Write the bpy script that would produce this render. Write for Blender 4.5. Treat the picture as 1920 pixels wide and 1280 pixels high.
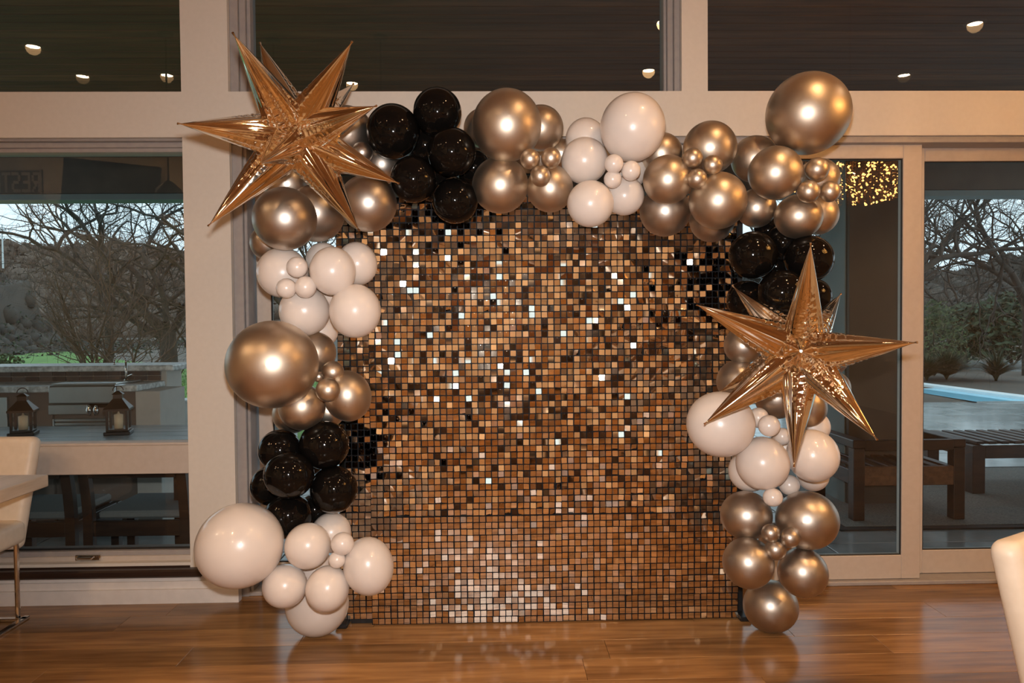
import bpy, math, random
from mathutils import Matrix, Vector, Euler

random.seed(7)
scene = bpy.context.scene
for o in list(bpy.data.objects):
    bpy.data.objects.remove(o)
C = scene.collection

# ------------------------------------------------------------------ camera
F = 1350.0                                   # focal length in pixels of the 1920 px wide frame
EYE = Vector((0.0, 0.0, 1.405))
YAW, PITCH, ROLL = math.radians(1.3), math.atan(34 / F), -0.0085
R = (Matrix.Rotation(-YAW, 3, 'Z') @ Matrix.Rotation(math.pi / 2 - PITCH, 3, 'X') @ Matrix.Rotation(ROLL, 3, 'Z'))
cd = bpy.data.cameras.new('camera')
cd.sensor_width = 36.0
cd.lens = F / 1920 * 36
cd.clip_start = 0.05
cd.clip_end = 500
cam = bpy.data.objects.new('camera', cd)
C.objects.link(cam)
cam.matrix_world = Matrix.Translation(EYE) @ R.to_4x4()
scene.camera = cam

# ------------------------------------------------------------------ world and exposure
w = bpy.data.worlds.new('overcast_sky')
scene.world = w
w.use_nodes = True
nt = w.node_tree
bg = nt.nodes['Background']
tc = nt.nodes.new('ShaderNodeTexCoord')
ns = nt.nodes.new('ShaderNodeTexNoise')
ns.inputs['Scale'].default_value = 2.2
ns.inputs['Detail'].default_value = 4
rp = nt.nodes.new('ShaderNodeValToRGB')
rp.color_ramp.elements[0].color = (0.56, 0.76, 0.90, 1)
rp.color_ramp.elements[1].color = (0.78, 0.94, 1.0, 1)
nt.links.new(tc.outputs['Generated'], ns.inputs['Vector'])
nt.links.new(ns.outputs['Fac'], rp.inputs['Fac'])
nt.links.new(rp.outputs['Color'], bg.inputs['Color'])
bg.inputs['Strength'].default_value = 1.5
vs = scene.view_settings
vs.view_transform = 'Standard'
vs.look = 'None'
vs.gamma = 1.0
vs.use_curve_mapping = False
vs.exposure = 0.0
cy = getattr(scene, 'cycles', None)
if cy:
    cy.max_bounces = 10
    cy.transparent_max_bounces = 24
    cy.glossy_bounces = 6
    cy.diffuse_bounces = 4
    cy.sample_clamp_indirect = 3.0
    cy.blur_glossy = 0.5

FLASH_W, SPOT_W = 280.0, 102.0
WARM = (1.0, 0.58, 0.26)
# the camera's own flash, just above the lens
fl = bpy.data.lights.new('camera_flash', 'SPOT')
fl.spot_size = math.radians(118)
fl.spot_blend = 1.0
fl.energy = FLASH_W
fl.color = (1.0, 0.97, 0.95)
fl.shadow_soft_size = 0.028
flo = bpy.data.objects.new('camera_flash', fl)
C.objects.link(flo)
flo.location = EYE + Vector((0.0, 0.02, 0.115))
flo.rotation_euler = (math.radians(90 - 1), 0, -YAW)

# ------------------------------------------------------------------ helpers
def ray(px, py):
    return R @ Vector(((px - 960) / F, -(py - 640) / F, -1.0))
def at(px, py, Y):
    """world point seen at a photograph pixel, at depth Y"""
    d = ray(px, py)
    return EYE + d * (Y / d.y)
def X(px, Y, py=640): return at(px, py, Y).x
def Z(py, Y, px=960): return at(px, py, Y).z

class MB:
    def __init__(s): s.v = []; s.f = []
    def quad(s, *p):
        n = len(s.v); s.v += [tuple(q) for q in p]; s.f.append(tuple(range(n, n + len(p)))); return s
    def box(s, x0, x1, y0, y1, z0, z1, M=None):
        n = len(s.v)
        ps = [(x, y, z) for z in (z0, z1) for y in (y0, y1) for x in (x0, x1)]
        if M is not None: ps = [tuple(M @ Vector(p)) for p in ps]
        s.v += ps
        for q in ((0, 2, 3, 1), (4, 5, 7, 6), (0, 1, 5, 4), (2, 6, 7, 3), (0, 4, 6, 2), (1, 3, 7, 5)):
            s.f.append(tuple(n + i for i in q))
        return s
    def bbox(s, x0, x1, y0, y1, z0, z1, b=0.004, M=None):
        """box with chamfered edges"""
        n = len(s.v)
        b = min(b, (x1 - x0) * .45, (y1 - y0) * .45, (z1 - z0) * .45)
        pts, idx = [], {}
        for ix, x in enumerate((x0, x1)):
            for iy, y in enumerate((y0, y1)):
                for iz, z in enumerate((z0, z1)):
                    dx, dy, dz = b * (1 - 2 * ix), b * (1 - 2 * iy), b * (1 - 2 * iz)
                    idx[ix, iy, iz, 0] = len(pts); pts.append((x, y + dy, z + dz))
                    idx[ix, iy, iz, 1] = len(pts); pts.append((x + dx, y, z + dz))
                    idx[ix, iy, iz, 2] = len(pts); pts.append((x + dx, y + dy, z))
        if M is not None: pts = [tuple(M @ Vector(p)) for p in pts]
        s.v += pts
        fs = []
        for k in (0, 1):
            fs += [[idx[k, 0, 0, 0], idx[k, 1, 0, 0], idx[k, 1, 1, 0], idx[k, 0, 1, 0]],
                   [idx[0, k, 0, 1], idx[1, k, 0, 1], idx[1, k, 1, 1], idx[0, k, 1, 1]],
                   [idx[0, 0, k, 2], idx[1, 0, k, 2], idx[1, 1, k, 2], idx[0, 1, k, 2]]]
        for a in (0, 1):
            for c in (0, 1):
                fs += [[idx[a, c, 0, 0], idx[a, c, 1, 0], idx[a, c, 1, 1], idx[a, c, 0, 1]],
                       [idx[a, 0, c, 0], idx[a, 1, c, 0], idx[a, 1, c, 2], idx[a, 0, c, 2]],
                       [idx[0, a, c, 1], idx[1, a, c, 1], idx[1, a, c, 2], idx[0, a, c, 2]]]
                for e in (0, 1):
                    fs.append([idx[a, c, e, 0], idx[a, c, e, 1], idx[a, c, e, 2]])
        cen = Vector((0, 0, 0))
        for p in pts: cen += Vector(p)
        cen /= len(pts)
        for f in fs:
            p = [Vector(pts[i]) for i in f]
            nn = (p[1] - p[0]).cross(p[2] - p[0])
            if nn.dot(sum(p, Vector()) / len(p) - cen) < 0: f = f[::-1]
            s.f.append(tuple(n + i for i in f))
        return s
    def tube(s, p0, p1, r0, r1=None, n=8, cap=True):
        r1 = r0 if r1 is None else r1
        p0, p1 = Vector(p0), Vector(p1)
        d = (p1 - p0).normalized()
        a = d.orthogonal().normalized(); b = d.cross(a)
        k = len(s.v)
        for p, r in ((p0, r0), (p1, r1)):
            for i in range(n):
                t = 2 * math.pi * i / n
                s.v.append(tuple(p + a * (r * math.cos(t)) + b * (r * math.sin(t))))
        for i in range(n):
            j = (i + 1) % n
            s.f.append((k + i, k + j, k + n + j, k + n + i))
        if cap:
            s.f.append(tuple(k + i for i in range(n))[::-1]); s.f.append(tuple(k + n + i for i in range(n)))
        return s
    def pipe(s, pts, r, n=8):
        for a, b in zip(pts, pts[1:]): s.tube(a, b, r, n=n)
        return s
    def lathe(s, prof, n=24, M=None):
        """profile of (r, z) turned round the z axis"""
        k = len(s.v)
        for r, z in prof:
            for i in range(n):
                t = 2 * math.pi * i / n
                p = Vector((r * math.cos(t), r * math.sin(t), z))
                s.v.append(tuple(M @ p if M is not None else p))
        for a in range(len(prof) - 1):
            for i in range(n):
                j = (i + 1) % n
                s.f.append((k + a * n + i, k + a * n + j, k + (a + 1) * n + j, k + (a + 1) * n + i))
        return s
    def mesh(s, name, smooth=False):
        me = bpy.data.meshes.new(name)
        me.from_pydata(s.v, [], s.f)
        if smooth: me.polygons.foreach_set('use_smooth', [True] * len(me.polygons))
        me.update()
        return me
    def build(s, name, m, parent=None, smooth=False, loc=None):
        me = s.mesh(name, smooth)
        me.materials.append(M_[m] if isinstance(m, str) else m)
        o = bpy.data.objects.new(name, me)
        C.objects.link(o)
        if parent: o.parent = parent
        if loc: o.location = loc
        return o

def tag(o, label=None, cat=None, group=None, kind=None):
    if label: o['label'] = label
    if cat: o['category'] = cat
    if group: o['group'] = group
    if kind: o['kind'] = kind
    return o
def empty(name, loc=(0, 0, 0), rz=0.0):
    o = bpy.data.objects.new(name, None)
    C.objects.link(o); o.location = loc; o.rotation_euler = (0, 0, rz); o.empty_display_size = .1
    return o
def inst(name, me, parent=None, loc=(0, 0, 0), rot=(0, 0, 0), scale=(1, 1, 1)):
    o = bpy.data.objects.new(name, me)
    C.objects.link(o)
    if parent: o.parent = parent
    o.location = loc; o.rotation_euler = rot; o.scale = scale
    return o
def copy_tree(o, parent=None):
    c = o.copy(); C.objects.link(c)
    if parent: c.parent = parent
    for ch in list(o.children): copy_tree(ch, c)
    return c

# ------------------------------------------------------------------ materials
M_ = {}
def mat(name, col, rough=.5, metal=0.0, col2=None, scale=8.0, stretch=(1, 1, 1), bump=0.0, coat=0.0, spec=.5,
        detail=4, lo=.35, hi=.65, emit=None, estr=0.0, per_object=0.0, sss=0.0):
    m = bpy.data.materials.new(name); m.use_nodes = True
    t = m.node_tree; p = t.nodes['Principled BSDF']
    p.inputs['Base Color'].default_value = (*col, 1)
    p.inputs['Roughness'].default_value = rough
    p.inputs['Metallic'].default_value = metal
    p.inputs['Specular IOR Level'].default_value = spec
    if coat: p.inputs['Coat Weight'].default_value = coat; p.inputs['Coat Roughness'].default_value = .06
    if sss:
        p.inputs['Subsurface Weight'].default_value = sss
        p.inputs['Subsurface Radius'].default_value = (.03, .015, .01)
    if emit:
        p.inputs['Emission Color'].default_value = (*emit, 1); p.inputs['Emission Strength'].default_value = estr
    c2 = col2 if col2 else tuple(c * .93 for c in col)
    tc = t.nodes.new('ShaderNodeTexCoord'); mp = t.nodes.new('ShaderNodeMapping')
    mp.inputs['Scale'].default_value = stretch
    nz = t.nodes.new('ShaderNodeTexNoise'); nz.inputs['Scale'].default_value = scale; nz.inputs['Detail'].default_value = detail
    cr = t.nodes.new('ShaderNodeValToRGB')
    cr.color_ramp.elements[0].position = lo; cr.color_ramp.elements[1].position = hi
    cr.color_ramp.elements[0].color = (*col, 1); cr.color_ramp.elements[1].color = (*c2, 1)
    L = t.links.new
    L(tc.outputs['Object'], mp.inputs['Vector']); L(nz.outputs['Fac'], cr.inputs['Fac'])
    vec = mp.outputs['Vector']
    if per_object:
        oi = t.nodes.new('ShaderNodeObjectInfo')
        ad = t.nodes.new('ShaderNodeVectorMath'); ad.operation = 'ADD'
        ml = t.nodes.new('ShaderNodeMath'); ml.operation = 'MULTIPLY'; ml.inputs[1].default_value = 37.0
        L(oi.outputs['Random'], ml.inputs[0]); L(vec, ad.inputs[0]); L(ml.outputs[0], ad.inputs[1])
        vec = ad.outputs['Vector']
        hs = t.nodes.new('ShaderNodeHueSaturation')
        mr = t.nodes.new('ShaderNodeMapRange')
        mr.inputs['To Min'].default_value = 1 - per_object; mr.inputs['To Max'].default_value = 1 + per_object
        L(oi.outputs['Random'], mr.inputs['Value']); L(mr.outputs['Result'], hs.inputs['Value'])
        L(cr.outputs['Color'], hs.inputs['Color']); L(hs.outputs['Color'], p.inputs['Base Color'])
    else:
        L(cr.outputs['Color'], p.inputs['Base Color'])
    L(vec, nz.inputs['Vector'])
    if bump:
        b = t.nodes.new('ShaderNodeBump'); b.inputs['Strength'].default_value = bump; b.inputs['Distance'].default_value = .01
        L(nz.outputs['Fac'], b.inputs['Height']); L(b.outputs['Normal'], p.inputs['Normal'])
    M_[name] = m
    return m

def glass_mat(name, ior, tint=(1, 1, 1)):
    m = bpy.data.materials.new(name); m.use_nodes = True
    t = m.node_tree; t.nodes.remove(t.nodes['Principled BSDF'])
    out = t.nodes['Material Output']
    fr = t.nodes.new('ShaderNodeFresnel'); fr.inputs['IOR'].default_value = ior
    tr = t.nodes.new('ShaderNodeBsdfTransparent'); tr.inputs['Color'].default_value = (*tint, 1)
    gl = t.nodes.new('ShaderNodeBsdfGlossy'); gl.inputs['Roughness'].default_value = 0.0
    mx = t.nodes.new('ShaderNodeMixShader')
    t.links.new(fr.outputs[0], mx.inputs[0]); t.links.new(tr.outputs[0], mx.inputs[1]); t.links.new(gl.outputs[0], mx.inputs[2])
    t.links.new(mx.outputs[0], out.inputs['Surface'])
    M_[name] = m
    return m

mat('wall_paint', (.66, .60, .525), .75, col2=(.64, .58, .505), scale=40, bump=.03)
mat('skirting_paint', (.72, .67, .63), .45, scale=20)
mat('aluminium', (.34, .31, .29), .42, col2=(.31, .28, .27), scale=30)
mat('aluminium_pale', (.52, .45, .39), .45, col2=(.49, .42, .36), scale=30)
mat('seal', (.012, .012, .012), .5)
mat('sill_wood', (.035, .018, .012), .35, col2=(.022, .011, .008), scale=3, stretch=(1, 14, 14))
mat('plank', (.36, .185, .068), .19, col2=(.155, .070, .024), scale=2.6, stretch=(1, 11, 11), bump=.03, per_object=.30, detail=8, lo=.3, hi=.75, spec=.42)
mat('joint', (.03, .012, .006), .8)
mat('ceiling_plank', (.42, .25, .13), .5, col2=(.30, .175, .09), scale=2.0, stretch=(1, 12, 12), per_object=.2)
mat('porch_plank', (.14, .060, .026), .6, col2=(.08, .035, .016), scale=2.0, stretch=(1, 12, 12), per_object=.3)
mat('porch_dark', (.09, .065, .045), .6, col2=(.07, .05, .035), scale=4)
mat('porch_teal', (.17, .20, .19), .6, scale=4)
mat('gold', (.61, .515, .41), .41, 1.0, col2=(.58, .49, .39), scale=3)
mat('bronze', (.51, .45, .39), .39, 1.0, col2=(.48, .42, .36), scale=3)
mat('blush', (.69, .61, .55), .28, 0, col2=(.67, .59, .53), scale=2, coat=.4)
mat('black_latex', (.004, .0035, .003), .07, 0, col2=(.005, .004, .0035), scale=3, spec=.22)
mat('foil', (.94, .87, .76), .055, 1.0, col2=(.92, .85, .74), scale=5)
mat('sequin', (.86, .75, .62), .035, 1.0, col2=(.84, .73, .60), scale=5)
mat('sequin_grid', (.008, .009, .011), .5, 0, scale=5, spec=.12)
mat('pin', (.85, .82, .8), .2, 1.0)
mat('stand_metal', (.012, .012, .013), .4, 0)
mat('cream_leather', (.74, .63, .50), .45, col2=(.70, .59, .46), scale=30, bump=.04)
mat('chrome', (.75, .73, .70), .08, 1.0)
mat('table_oak', (.55, .44, .33), .4, col2=(.44, .34, .24), scale=3, stretch=(10, 1, 10))
mat('table_dark', (.03, .02, .015), .5)
mat('back_wall', (.80, .68, .52), .8, col2=(.77, .65, .50), scale=6)
mat('dark_screen', (.01, .01, .011), .12)
mat('sign_board', (.10, .07, .05), .7, col2=(.07, .05, .035), scale=8)
mat('sign_letter', (.62, .52, .40), .6)
mat('lamp_lens', (1, 1, 1), .4, emit=(1.0, .80, .55), estr=60.0)
mat('lamp_trim', (.7, .66, .6), .35, 0)
mat('bulb', (1, .8, .5), .3, emit=(1.0, .50, .13), estr=60.0)
mat('bead', (.9, .62, .30), .08, 1.0)
mat('dark_wood', (.040, .021, .012), .45, col2=(.022, .011, .007), scale=4, stretch=(1, 8, 8))
mat('teak', (.16, .075, .035), .5, col2=(.10, .045, .02), scale=4, stretch=(8, 1, 8))
mat('slate', (.33, .375, .40), .26, col2=(.22, .255, .28), scale=3, stretch=(1, 6, 1), detail=8)
mat('paver', (.26, .285, .29), .14, col2=(.40, .43, .435), scale=2.2, per_object=.12, detail=6)
mat('grout', (.33, .36, .36), .7)
mat('stone_top', (.74, .80, .80), .35, col2=(.34, .38, .38), scale=30, detail=8)
mat('splash_tile', (.06, .065, .07), .3, col2=(.13, .10, .085), scale=5, per_object=.5)
mat('steel', (.66, .70, .70), .34, 1.0, col2=(.58, .62, .62), scale=5)
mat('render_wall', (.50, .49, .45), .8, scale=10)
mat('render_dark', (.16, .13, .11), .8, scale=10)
mat('white_wall', (.62, .68, .68), .7, scale=10)
mat('lantern_metal', (.022, .013, .009), .4, .3)
mat('candle', (.70, .55, .36), .6, sss=.2)
mat('cushion', (.15, .17, .17), .9, scale=60, bump=.05)
mat('rug', (.20, .20, .18), .95, col2=(.12, .12, .11), scale=90, bump=.2)
mat('rug_border', (.02, .02, .018), .9)
mat('lawn', (.10, .23, .035), .9, col2=(.055, .14, .02), scale=1.2, detail=8, bump=.3)
mat('earth', (.06, .05, .038), .95, col2=(.10, .085, .068), scale=.4, detail=8)
mat('woods', (.085, .066, .052), 1.0, col2=(.13, .105, .085), scale=.8, detail=8)
mat('woods_dark', (.04, .042, .038), 1.0, col2=(.065, .06, .05), scale=.8, detail=8)
mat('bark', (.030, .024, .019), .9, col2=(.055, .047, .038), scale=6, bump=.3)
mat('bark_brown', (.085, .050, .031), .9, col2=(.055, .034, .022), scale=6)
mat('shrub_leaf', (.05, .09, .025), .7, col2=(.025, .05, .014), scale=3, per_object=.2)
mat('shrub_leaf_dark', (.022, .05, .018), .7, col2=(.012, .03, .010), scale=3, per_object=.2)
mat('pool_water', (.33, .78, .98), .05, col2=(.29, .72, .95), scale=1.5, bump=.02)
mat('pool_coping', (.72, .80, .82), .5, scale=4)
glass_mat('window_glass', 1.62, (.93, .96, .95))
glass_mat('lantern_glass', 1.45)

# ------------------------------------------------------------------ room shell
HC = 3.90                       # ceiling height
YW = 3.70                       # inner face of the window wall
YO = 3.96                       # its outer face
XL, XR, YB = -8.0, 6.0, -5.2
def struct(o, label=None): return tag(o, label, None, None, 'structure')

colx0, colx1 = X(349, YW), X(436.5, YW)
beam_z0, beam_z1 = Z(255.5, YW), Z(171, YW)
posx0, posx1 = X(1278, YW, 85), X(1327, YW, 85)
top_z = 3.42
sillz = Z(1083, YW - .03, 200)
wf = MB()
wf.box(colx0, colx1, YW, YO, 0, HC)                               # column
wf.box(XL, colx0, YW, YO, beam_z0, beam_z1)                        # beam, in three lengths
wf.box(colx1, XR, YW, YO, beam_z0, beam_z1)
wf.box(posx0, posx1, YW, YO, beam_z1, HC)                          # post between upper windows
for a, b in ((XL, colx0), (colx1, posx0), (posx1, XR)): wf.box(a, b, YW, YO, top_z, HC)
wf.box(XL, colx0, YW, YO, 0, Z(1056, YW, 200))                     # low wall under the left window
wf.box(XL, -3.4, YW, YO, Z(1056, YW, 200), beam_z0)
wf.box(4.3, XR, YW, YO, 0, beam_z0)
wf.box(XL, -4.2, YW, YO, beam_z1, top_z); wf.box(5.0, XR, YW, YO, beam_z1, top_z)
struct(wf.build('wall_front', 'wall_paint'), 'warm white painted window wall with column and beam')
struct(MB().box(XL, -2.6, -.75, -.5, 0, HC).build('wall_partition', 'back_wall'), 'warm wall behind the photographer, seen only in reflections')
wb = MB()
for a, b in ((-2.6, -1.8), (-1.3, 1.5), (2.0, XR)): wb.box(a, b, YB - .2, YB, 0, HC)
for a, b in ((-1.8, -1.3), (1.5, 2.0)):
    wb.box(a, b, YB - .2, YB, 2.0, HC); wb.box(a, b, YB - .2, YB, 0, 1.1)
struct(wb.build('wall_back', 'back_wall'), 'warm back wall with two small windows')
struct(MB().box(XL - .2, XL, -.75, YO, 0, HC).build('wall_left', 'back_wall'), 'left side wall out of view')
struct(MB().box(XR, XR + .2, YB, YO, 0, HC).build('wall_right', 'back_wall'), 'right side wall out of view')
struct(MB().box(-2.8, -2.6, YB - .2, -.75, 0, HC).build('wall_inner', 'back_wall'), 'inner return wall out of view')

# floor: every plank is a piece of its own
fl_base = struct(MB().box(XL, XR, YB, YO, -.12, -.012).build('floor', 'joint'), 'brown oak plank floor with a satin finish')
pw = .178
rnd = random.Random(3)
plank_mesh = {}
def plank(L):
    if L not in plank_mesh:
        me = MB().bbox(0, L, .0005, pw - .0005, -.012, 0, .0009).mesh('plank'); me.materials.append(M_['plank']); plank_mesh[L] = me
    return plank_mesh[L]
y = YW - .02 - pw * 24
row = 0
for row in range(25):
    y0 = 3.86 - pw * (row + 1)
    x = -4.6 + rnd.uniform(-1.6, 0)
    while x < 4.6:
        L = rnd.choice((1.2, 1.5, 1.8, 2.2))
        inst('plank', plank(L), fl_base, (x, y0, 0))
        x += L + .0012
bk = MB()
yy = 3.86 - pw * 25
while yy > YB:
    for k in range(8): bk.bbox(-4.6 + k * 1.6 + (yy * 7.3 % 1.1), -4.6 + (k + 1) * 1.6 - .0015 + (yy * 7.3 % 1.1), yy - pw + .0008, yy - .0008, -.012, 0, .0022)
    yy -= pw
tag(bk.build('far_planks', 'plank', fl_base), kind='stuff')
bk = MB()
yy = 3.86
while yy > -.5:
    for a, b in ((XL, -6.3), (-6.299, -4.6), (4.6, XR)):
        bk.bbox(a, b, yy - pw + .0008, yy - .0008, -.0135, -.0015, .0022)
    yy -= pw
tag(bk.build('side_planks', 'plank', fl_base), kind='stuff')

# ceiling planks
ce = struct(MB().box(XL, XR, YB, YO, HC + .02, HC + .2).build('ceiling', 'joint'), 'brown boarded ceiling, seen only in reflections')
me = MB().bbox(XL, XR, .002, .198, 0, .02, .004).mesh('ceiling_board'); me.materials.append(M_['ceiling_plank'])
for k in range(46): inst('ceiling_board', me, ce, (0, YB + .2 * k, HC))

# skirting
bs = MB()
xe = X(447, YW - .045, 1100)
bs.box(XL, xe, YW - .045, YW, 0, Z(1107, YW - .045, 200)); bs.box(XL, xe - .008, YW - .03, YW, Z(1107, YW - .045, 200), Z(1093, YW - .04, 200))
bs.box(XL, xe - .015, YW - .02, YW, Z(1093, YW - .04, 200), sillz)
struct(bs.build('baseboard_front', 'skirting_paint'), 'white stepped skirting board under the left window')

# ------------------------------------------------------------------ windows and doors
def ring(mb, x0, x1, z0, z1, wl, wr, wb_, wt, y0, y1):
    mb.bbox(x0, x0 + wl, y0, y1, z0, z1, .003); mb.bbox(x1 - wr, x1, y0, y1, z0, z1, .003)
    mb.bbox(x0 + wl, x1 - wr, y0, y1, z0, z0 + wb_, .003); mb.bbox(x0 + wl, x1 - wr, y0, y1, z1 - wt, z1, .003)
    return mb
def pane(parent, x0, x1, z0, z1, y, name='pane'):
    me = MB().quad((x0, y, z0), (x1, y, z0), (x1, y, z1), (x0, y, z1)).mesh(name)
    me.materials.append(M_['window_glass'])
    return inst(name, me, parent)
def seal(parent, x0, x1, z0, z1, y, t=.008):
    return ring(MB(), x0, x1, z0, z1, t, t, t, t, y - .006, y + .006).build('seal', 'seal', parent)

# left picture window with a hopper light under it
W1X0 = -3.4
w1 = MB()
zr1, zr0 = Z(829, 3.78, 200), Z(886, 3.78, 200)
zt, zg = Z(266, 3.74, 200), Z(287, 3.78, 200)
zb1, zb0 = Z(1030, 3.78, 200), Z(1057, 3.74, 200)
w1.bbox(W1X0, colx0, 3.72, 3.80, zt, beam_z0, .003)
w1.bbox(W1X0, colx0, 3.745, 3.84, zg + .02, zt, .003)
w1.bbox(W1X0, colx0, 3.76, 3.86, zg, zg + .022, .003)
w1.bbox(W1X0, colx0, 3.755, 3.86, zb0, zb1, .003)
w1.bbox(W1X0, W1X0 + .05, 3.745, 3.86, zb1, zg, .003)
W1 = struct(w1.build('window_1', 'aluminium'), 'left picture window looking out on the garden kitchen')
rail = MB().bbox(W1X0, colx0 - .001, 3.735, 3.85, zr0, zr1 - .012, .003).bbox(W1X0, colx0 - .001, 3.748, 3.85, zr1 - .012, zr1, .002)
tag(rail.build('transom', 'aluminium_pale', W1), 'pale horizontal rail between the two panes')
tag(MB().bbox(W1X0, colx0, 3.742, 3.86, zb0 + .002, zb0 + (zb1 - zb0) * .62, .003).bbox(colx0 - .022, colx0 - .001, 3.745, 3.86, zb1, zr0, .003).build('hopper_frame', 'aluminium_pale', W1), 'pale frame of the small lower pane')
pane(W1, W1X0, colx0, zr1, zg, 3.82)
pane(W1, W1X0, colx0 - .022, zb1, zr0, 3.80)
seal(W1, W1X0 + .05, colx0 - .02, zb1, zr0 - .001, 3.785, .009)
hx, hz = X(166, 3.74, 1045), Z(1045, 3.74, 166)
tag(MB().bbox(hx - .065, hx + .065, 3.728, 3.745, hz - .014, hz + .016, .004).bbox(hx - .05, hx + .03, 3.712, 3.728, hz - .004, hz + .010, .004).build('latch', 'chrome', W1), 'bronze-coloured latch')
sl = MB().bbox(XL, X(378, YW - .05, 1075), YW - .05, YW - .0005, sillz, Z(1069, YW - .05, 300), .008)
sl.bbox(XL, colx0, YW - .001, 3.80, sillz, zb0 + .002, .003)
tag(sl.build('window_sill', 'sill_wood', W1), 'dark brown wooden sill')
zz = Z(1012, 3.75, 350)
for dz in (.0, .05):
    tag(MB().bbox(colx0 - .012, colx0 - .002, 3.738, 3.752, Z(965, 3.75, 350) - dz - .03, Z(965, 3.75, 350) - dz, .002).build('keeper', 'seal', W1), 'small black keeper')

# upper windows
def upper(name, x0, x1, wl, wr, label):
    f = MB()
    if wl: f.bbox(x0, x0 + wl * .45, 3.73, 3.86, beam_z1, top_z, .003); f.bbox(x0 + wl * .45, x0 + wl * .8, 3.75, 3.86, beam_z1, top_z, .003); f.bbox(x0 + wl * .8, x0 + wl, 3.77, 3.86, beam_z1, top_z, .003)
    if wr: f.bbox(x1 - wr * .4, x1, 3.73, 3.86, beam_z1, top_z, .003); f.bbox(x1 - wr * .8, x1 - wr * .4, 3.75, 3.86, beam_z1, top_z, .003); f.bbox(x1 - wr, x1 - wr * .8, 3.77, 3.86, beam_z1, top_z, .003)
    f.bbox(x0, x1, 3.74, 3.86, top_z - .05, top_z, .003)
    f.bbox(x0, x1, 3.80, 3.86, beam_z1 - .03, beam_z1 + .002, .001)
    o = struct(f.build(name, 'aluminium'), label)
    pane(o, x0 + wl, x1 - wr, beam_z1, top_z - .05, 3.82)
    return o
upper('window_2', -4.2, colx0, .06, 0, 'dark upper left clerestory window reflecting ceiling lights')
upper('window_3', colx1, posx0, .092, .076, 'dark upper middle clerestory window with grey frame')
upper('window_4', posx1, 5.0, 0, .06, 'dark upper right clerestory window reflecting ceiling lights')

# sliding doors
DX1 = 4.3
hd = MB()
hd.bbox(colx1, DX1, 3.72, 3.92, Z(268, 3.73, 1700), beam_z0 + .001, .003)          # head track
hd.bbox(colx1, colx1 + .05, 3.73, 3.92, 0, beam_z0 - .01, .003)                    # left jamb, stepped
hd.bbox(colx1 + .05, colx1 + .066, 3.75, 3.92, 0, beam_z0 - .01, .003)
hd.bbox(colx1, DX1, 3.735, 3.90, 0, .022, .004)                                    # threshold
D0 = struct(hd.build('door_frame', 'aluminium'), 'grey aluminium frame of the wide sliding doors')
def sliding(name, x0, x1, wl, wr, z0, zb_, zt_, z1, y0, y1, label, mt):
    d = ring(MB(), x0, x1, z0, z1, wl, wr, zb_ - z0, z1 - zt_, y0, y1)
    o = struct(d.build(name, mt), label)
    ym = (y0 + y1) / 2
    pane(o, x0 + wl, x1 - wr, zb_, zt_, ym)
    seal(o, x0 + wl - .001, x1 - wr + .001, zb_ - .001, zt_ + .001, y0 + .010, .007)
    return o
s1, s0 = X(1727.5, 3.765), X(1692, 3.765)
sliding('door_1', colx1 + .078, .30, .075, .07, .024, .14, 2.20, beam_z0 - .03, 3.84, 3.885, 'left sliding glass door behind the balloon column', 'aluminium_pale')
sliding('door_2', .22, s1, .07, s1 - s0, .024, Z(1041, 3.765, 1640), Z(297, 3.765, 1640), Z(268, 3.765, 1640), 3.765, 3.815, 'middle sliding glass door with the gold reflection', 'aluminium_pale')
d3 = X(1698, 3.885)
sliding('door_3', d3, 4.2, X(1732, 3.84) - d3, .08, .024, Z(1030, 3.84, 1800), Z(302, 3.84, 1800), beam_z0 - .03, 3.84, 3.885, 'right sliding glass door looking out on the pool', 'aluminium_pale')

# ------------------------------------------------------------------ ceiling lamps and the room behind the camera
def ceil_pt(px, py, z=HC, ym=3.82):
    d = ray(px, py); t = (z - EYE.z) / d.z
    p = EYE + d * t
    return p.x, 2 * ym - p.y
lens_me = MB().lathe([(0.0, -.006), (.055, -.006), (.055, .0)], 20).mesh('lens'); lens_me.materials.append(M_['lamp_lens'])
trim_me = MB().lathe([(.055, -.004), (.062, -.012), (.085, -.008), (.088, 0)], 24, ).mesh('trim'); trim_me.materials.append(M_['lamp_trim'])
def downlight(x, y, label, power=SPOT_W, col=WARM):
    e = empty('ceiling_downlight', (x, y, HC))
    tag(e, label, 'ceiling light', 'recessed ceiling downlights')
    inst('lens', lens_me, e); inst('trim', trim_me, e)
    l = bpy.data.lights.new('downlight_beam', 'SPOT'); l.energy = power; l.color = col
    l.spot_size = math.radians(150); l.spot_blend = 1.0; l.shadow_soft_size = .06
    o = bpy.data.objects.new('downlight_beam', l); C.objects.link(o); o.parent = e; o.location = (0, 0, -.02)
    return e
spots = [(62, 86, 'leftmost'), (155, 142, 'second from the left'), (313, 140, 'third from the left, beside the column'),
         (660, 155, 'at the left star'), (1216, 131, 'lower right one in the middle window'),
         (1245, 40, 'upper right one in the middle window'), (1695, 140, 'lower one in the right window'), (1828, 43, 'upper one in the right window')]
for px, py, t in spots:
    x, y = ceil_pt(px, py)
    downlight(x, y, 'glowing ceiling downlight reflected in the upper windows, ' + t, SPOT_W * (.45 if px > 1600 else (.75 if px < 320 else 1.0)))
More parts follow.
